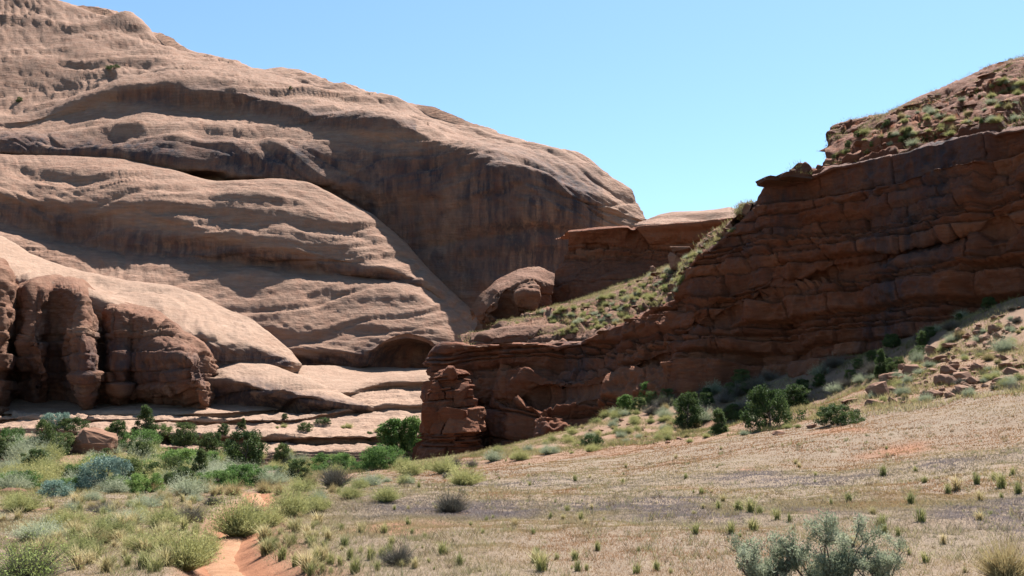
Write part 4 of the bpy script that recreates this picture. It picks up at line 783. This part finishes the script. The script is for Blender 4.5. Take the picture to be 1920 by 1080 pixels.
boulder(20, 925, 50, 18, 'pale broken rock shelf at the left edge of the wash', me=SL[0])
boulder(1652, 742, 46, 36, 'largest split red rock at the lower end of the rockfall')
boulder(1596, 756, 32, 15, 'flat pale rock left of the split red rock', me=RK[5])
boulder(1636, 758, 26, 15, 'small rock just below the split red rock', me=RK[3])
boulder(1460, 815, 24, 12, 'low reddish rock at the field edge below the big juniper', me=RK[3])
boulder(1525, 802, 22, 10, 'small broken rocks left of the spreading juniper', me=RK[1])
k = tr = 0; RP = [(1650, 765), (1660, 715), (1740, 665), (1840, 610), (1920, 570), (1920, 715), (1780, 748)]
while k < 210 and tr < 6000:
    tr += 1; x, y = prs.uniform(1640, 1920), prs.uniform(570, 770)
    if not inside(RP, x, y): continue
    w_ = min(34, 6 + prs.expovariate(1 / 8)); boulder(x, y, w_, w_ * prs.uniform(.5, .85), 'angular red rock on the rockfall', 'fallen_rock', 'fallen rocks on the slope', only=('ground',)); k += 1
k = tr = 0
while k < 40 and tr < 2000:
    tr += 1; x, y = prs.uniform(1000, 1320), prs.uniform(740, 850)
    if not inside([(1050, 840), (1180, 765), (1240, 750), (1200, 800), (1330, 815), (1250, 832)], x, y): continue
    w_ = prs.uniform(5, 12); boulder(x, y, w_, w_ * .6, 'small stone on the spur', 'loose_stone', 'stones on the cliff-foot spur', only=('ground',)); k += 1
k = tr = 0
while k < 30 and tr < 2000:
    tr += 1; x, y = prs.uniform(0, 440), prs.uniform(800, 900)
    w_ = prs.uniform(6, 18); boulder(x, y, w_, w_ * .55, 'small pale stone in the wash', 'wash_stone', 'stones in the wash', only=('ground',)); k += 1
k = tr = 0
while k < 70 and tr < 3000:
    tr += 1; x, y = prs.uniform(890, 1400), prs.uniform(420, 640)
    q = hit(x, y)
    if q and q[2] == 'terrace': w_ = 3 + prs.expovariate(1 / 4); boulder(x, y, w_, w_ * .6, 'small rock on the terrace', 'terrace_rock', 'rocks on the terrace'); k += 1
def slab(parent, px, py, wpx, hpx, dd=0.0):
    q = hit(px, py)
    if q is None: return
    s = mpp(q[0]); o = bpy.data.objects.new('slab', prs.choice(SL)); col.objects.link(o); o.parent = parent; o.scale = (wpx * s, wpx * s * prs.uniform(.6, .9), hpx * s / .28)
    o.location = (q[0][0], q[0][1] + wpx * s * .25 + dd, q[0][2]); o.rotation_euler = (prs.uniform(-.06, .06), prs.uniform(-.08, .08), prs.uniform(-.6, .6))
for x, y, w_, h_ in [(845, 653, 46, 7), (880, 650, 52, 8), (915, 649, 44, 8), (960, 647, 50, 7), (1005, 645, 46, 8), (1050, 646, 40, 7), (1090, 641, 44, 8), (1140, 622, 44, 8), (1190, 600, 40, 8), (1240, 578, 40, 8)]:
    slab(cliff, x, y, w_, h_)
for k in range(60):
    x = prs.uniform(1610, 1915); y = np.interp(x, [1560, 1700, 1920], [300, 280, 230]) - prs.uniform(0, 1) * np.interp(x, [1560, 1700, 1920], [50, 85, 115]); w_ = prs.uniform(12, 42); slab(upper, x, y, w_, w_ * prs.uniform(.18, .32))
bm = bmesh.new(); bmesh.ops.create_cube(bm, size=1.0); bmesh.ops.bevel(bm, geom=bm.edges[:], offset=.12, segments=1, affect='EDGES', profile=.5, clamp_overlap=True); bmesh.ops.triangulate(bm, faces=bm.faces[:]); bmesh.ops.subdivide_edges(bm, edges=bm.edges[:], cuts=1)
for v_ in bm.verts: v_.co = Vector(np.array(v_.co) * (1 + .25 * float(noise(np.array([v_.co * 2.2])) [0]))); v_.co.z *= .22
LIP = bpy.data.meshes.new('slab'); bm.to_mesh(LIP); bm.free(); LIP.materials.append(M['butte'])
for px_, py_, d_, w_, h_ in [(1452, 342, 106.5, 56, 10), (1485, 336, 105.5, 60, 11)]:          # thin overhanging lip at the cliff's corner
    c = P(px_, py_, d_); s = d_ / FPX; o = bpy.data.objects.new('slab', LIP); col.objects.link(o); o.parent = cliff; o.scale = (w_ * s, w_ * s, h_ * s / .22); o.location = c; o.rotation_euler = (0, .05, .2)
for k in range(300):
    x, y = prs.uniform(890, 1400), prs.uniform(420, 640); q = hit(x, y)
    if q and q[2] == 'terrace' and prs.random() < .55: w_ = prs.uniform(10, 34); slab(terrace, x, y, w_, w_ * .2)
# hoodoo on the terrace: narrow shaft, broad cap
q = hit(1272, 502); s = mpp(q[0]); hr = bpy.data.objects.new('hoodoo', None); col.objects.link(hr); hr.location = (q[0][0], q[0][1], q[0][2]); tag(hr, 'small balanced hoodoo with a flat cap on the terrace', 'rock')
for nm, me, w_, h_, z_ in (('shaft', RK[6], 36, 38, 14), ('cap', SL[2], 50, 12, 35)):
    o = bpy.data.objects.new(nm, me); col.objects.link(o); o.parent = hr; o.scale = (w_ * s, w_ * s, h_ * s / (.95 if nm == 'shaft' else .36)); o.location = (0, 0, z_ * s)
# stepped red pillar that ends the cliff
pil = []
prof = [(880, 46), (850, 53), (820, 53), (795, 52), (775, 50), (755, 46), (735, 44), (715, 41), (702, 36), (694, 26), (690, 6)]
Dp = 138.0; nr = 130
for y, r in prof:
    cx = np.interp(y, [690, 720, 880], [846, 842, 834]); c = P(cx, y, Dp); rad_ = r * Dp / FPX
    pil.append([(c[0] + rad_ * math.cos(a_) * (1 + .16 * math.copysign(abs(math.cos(2 * a_)) ** .5, -math.cos(4 * a_))), c[1] + rad_ * 1.1 * math.sin(a_), c[2]) for a_ in np.linspace(0, 2 * math.pi, nr, endpoint=False)])
pil = np.array(pil); tt = np.linspace(0, len(prof) - 1, 120); pil = np.array([[np.interp(tt, range(len(prof)), pil[:, j, k]) for k in range(3)] for j in range(nr)]).transpose(2, 0, 1)
nrm = pil - pil.mean(1, keepdims=True); nrm[..., 2] = 0; nrm /= np.linalg.norm(nrm, axis=-1)[..., None] + 1e-9
pil = pil + nrm * (PD := ledge_disp(.8, .7, .25, .8, .8, (1., .6)))(pil, nrm)[..., None]
vv = np.concatenate([pil.reshape(-1, 3), pil[-1].mean(0)[None]]); fq = [(i * nr + j, i * nr + (j + 1) % nr, (i + 1) * nr + (j + 1) % nr, (i + 1) * nr + j) for i in range(119) for j in range(nr)]
me = bpy.data.meshes.new('rock_pillar'); me.from_pydata(vv.tolist(), [], fq + [(119 * nr + j, 119 * nr + (j + 1) % nr, len(vv) - 1) for j in range(nr)]); me.materials.append(M['red'])
at_ = me.attributes.new('tone', 'FLOAT', 'POINT'); at_.data.foreach_set('value', np.append(PD.tone.ravel(), .5).astype(np.float32))
po = bpy.data.objects.new('rock_pillar', me); col.objects.link(po); tag(po, 'stepped red rock pillar ending the right cliff above the wash', 'rock')
# stream: a few pools in the wash
m, t, b = mat_base('stream_water', .06); b.inputs['Base Color'].default_value = (.05, .06, .06, 1); b.inputs['Specular IOR Level'].default_value = .6; M['water'] = m
wv = []; wf = []
c0 = hit(585, 889, ('ground',))[0]; zs_ = c0[2] + .12
ring = [(c0[0] + (4.2 + 1.2 * math.sin(3 * a_)) * math.cos(a_), c0[1] + (9 + 2 * math.cos(2 * a_)) * math.sin(a_), zs_) for a_ in np.linspace(0, 6.283, 48, endpoint=False)]
me = bpy.data.meshes.new('stream'); me.from_pydata(ring, [], [tuple(range(48))]); me.materials.append(m); st_ = bpy.data.objects.new('stream', me); col.objects.link(st_); st_['kind'] = 'structure'

# ---------------------------------------------------------------- labels of the scattered things: by the landmark each stands nearest to
LM = [('big rounded boulder', 172, 830), ('large silvery bush', 185, 890), ('large dark juniper', 455, 850), ('lone round juniper', 523, 855), ('narrow dark juniper', 1656, 685), ('vivid green bush', 716, 860),
      ('stream willow', 618, 868), ('path-side rabbitbrush', 440, 970), ('path bend rabbitbrush', 540, 940), ('bottom left corner shrub', 30, 1055), ('left edge sagebrush', 62, 1000), ('broad verge rabbitbrush', 335, 1030),
      ('dark dead-looking shrub', 843, 945), ('thin grey shrub', 745, 1045), ('tall woody sagebrush', 1555, 1050), ('straw corner bush', 1900, 1055), ('pillar foot', 835, 850), ('big round juniper', 1452, 765), ('cone-shaped juniper', 1350, 790),
      ('spreading juniper', 1580, 778), ('split red rock', 1652, 725), ('lower green sapling', 1173, 757), ('low dark juniper', 1110, 828), ('right edge sagebrush', 1890, 645), ('top left rockfall sagebrush', 1725, 668),
      ('rounded outcrop', 960, 560), ('hoodoo', 1272, 480), ('overhanging cliff tip', 1430, 345), ('square hilltop block', 1560, 262), ('hilltop skyline', 1880, 125), ('pillared wall', 200, 780), ('flat bench juniper', 570, 800), ('red pillar', 830, 740), ('wash thicket', 320, 880), ('rim twiggy shrub', 624, 895)]
WORD = ['nearest', 'second', 'third', 'fourth', 'fifth', 'sixth', 'seventh', 'eighth', 'ninth', 'tenth', 'eleventh', 'twelfth', 'thirteenth', 'fourteenth', 'fifteenth', 'sixteenth', 'seventeenth', 'eighteenth', 'nineteenth', 'twentieth']
bins = {}
for o, lb, x, y in SCAT:
    nm, lx, ly = min(LM, key=lambda l: math.hypot(l[1] - x, (l[2] - y) * 1.5)); dx, dy = x - lx, (y - ly) * 1.5
    dr = ('right of' if dx > 0 else 'left of') if abs(dx) > abs(dy) else ('below' if dy > 0 else 'above'); bins.setdefault((lb, dr, nm), []).append((math.hypot(dx, dy), o))
for (lb, dr, nm), l in bins.items():
    for i, (d_, o) in enumerate(sorted(l, key=lambda q: q[0])):
        w1 = WORD[i] if i < 20 else ['twenty', 'thirty', 'forty', 'fifty', 'sixty', 'seventy'][i // 10 - 2] + '-' + ['zeroth', 'first', 'second', 'third', 'fourth', 'fifth', 'sixth', 'seventh', 'eighth', 'ninth'][i % 10]
        o['label'] = f"{lb}, {w1} {dr} the {nm}" if i == 0 else f"{lb}, {w1} nearest {dr} the {nm}"

RKR = [rock_mesh(s, f, mat='red') for s, f in ((31, 1.), (32, .9), (33, .8))]
def block(parent, px, py, wpx, hpx):
    q = hit(px, py)
    if q is None: return
    s = mpp(q[0]); o = bpy.data.objects.new('block', prs.choice(RKR)); col.objects.link(o); o.parent = parent; o.scale = (wpx * s, wpx * s * .9, hpx * s / .85); o.location = (q[0][0], q[0][1] + wpx * s * .22, q[0][2]); o.rotation_euler = (0, prs.uniform(-.12, .12), prs.uniform(-.5, .5))
bpy.context.view_layer.update(); DG = bpy.context.evaluated_depsgraph_get()
for x, y, w_, h_ in [(816, 735, 44, 50), (846, 728, 44, 54), (866, 740, 36, 46), (812, 780, 50, 50), (850, 782, 54, 50), (840, 700, 40, 36)]: block(po, x, y, w_, h_)
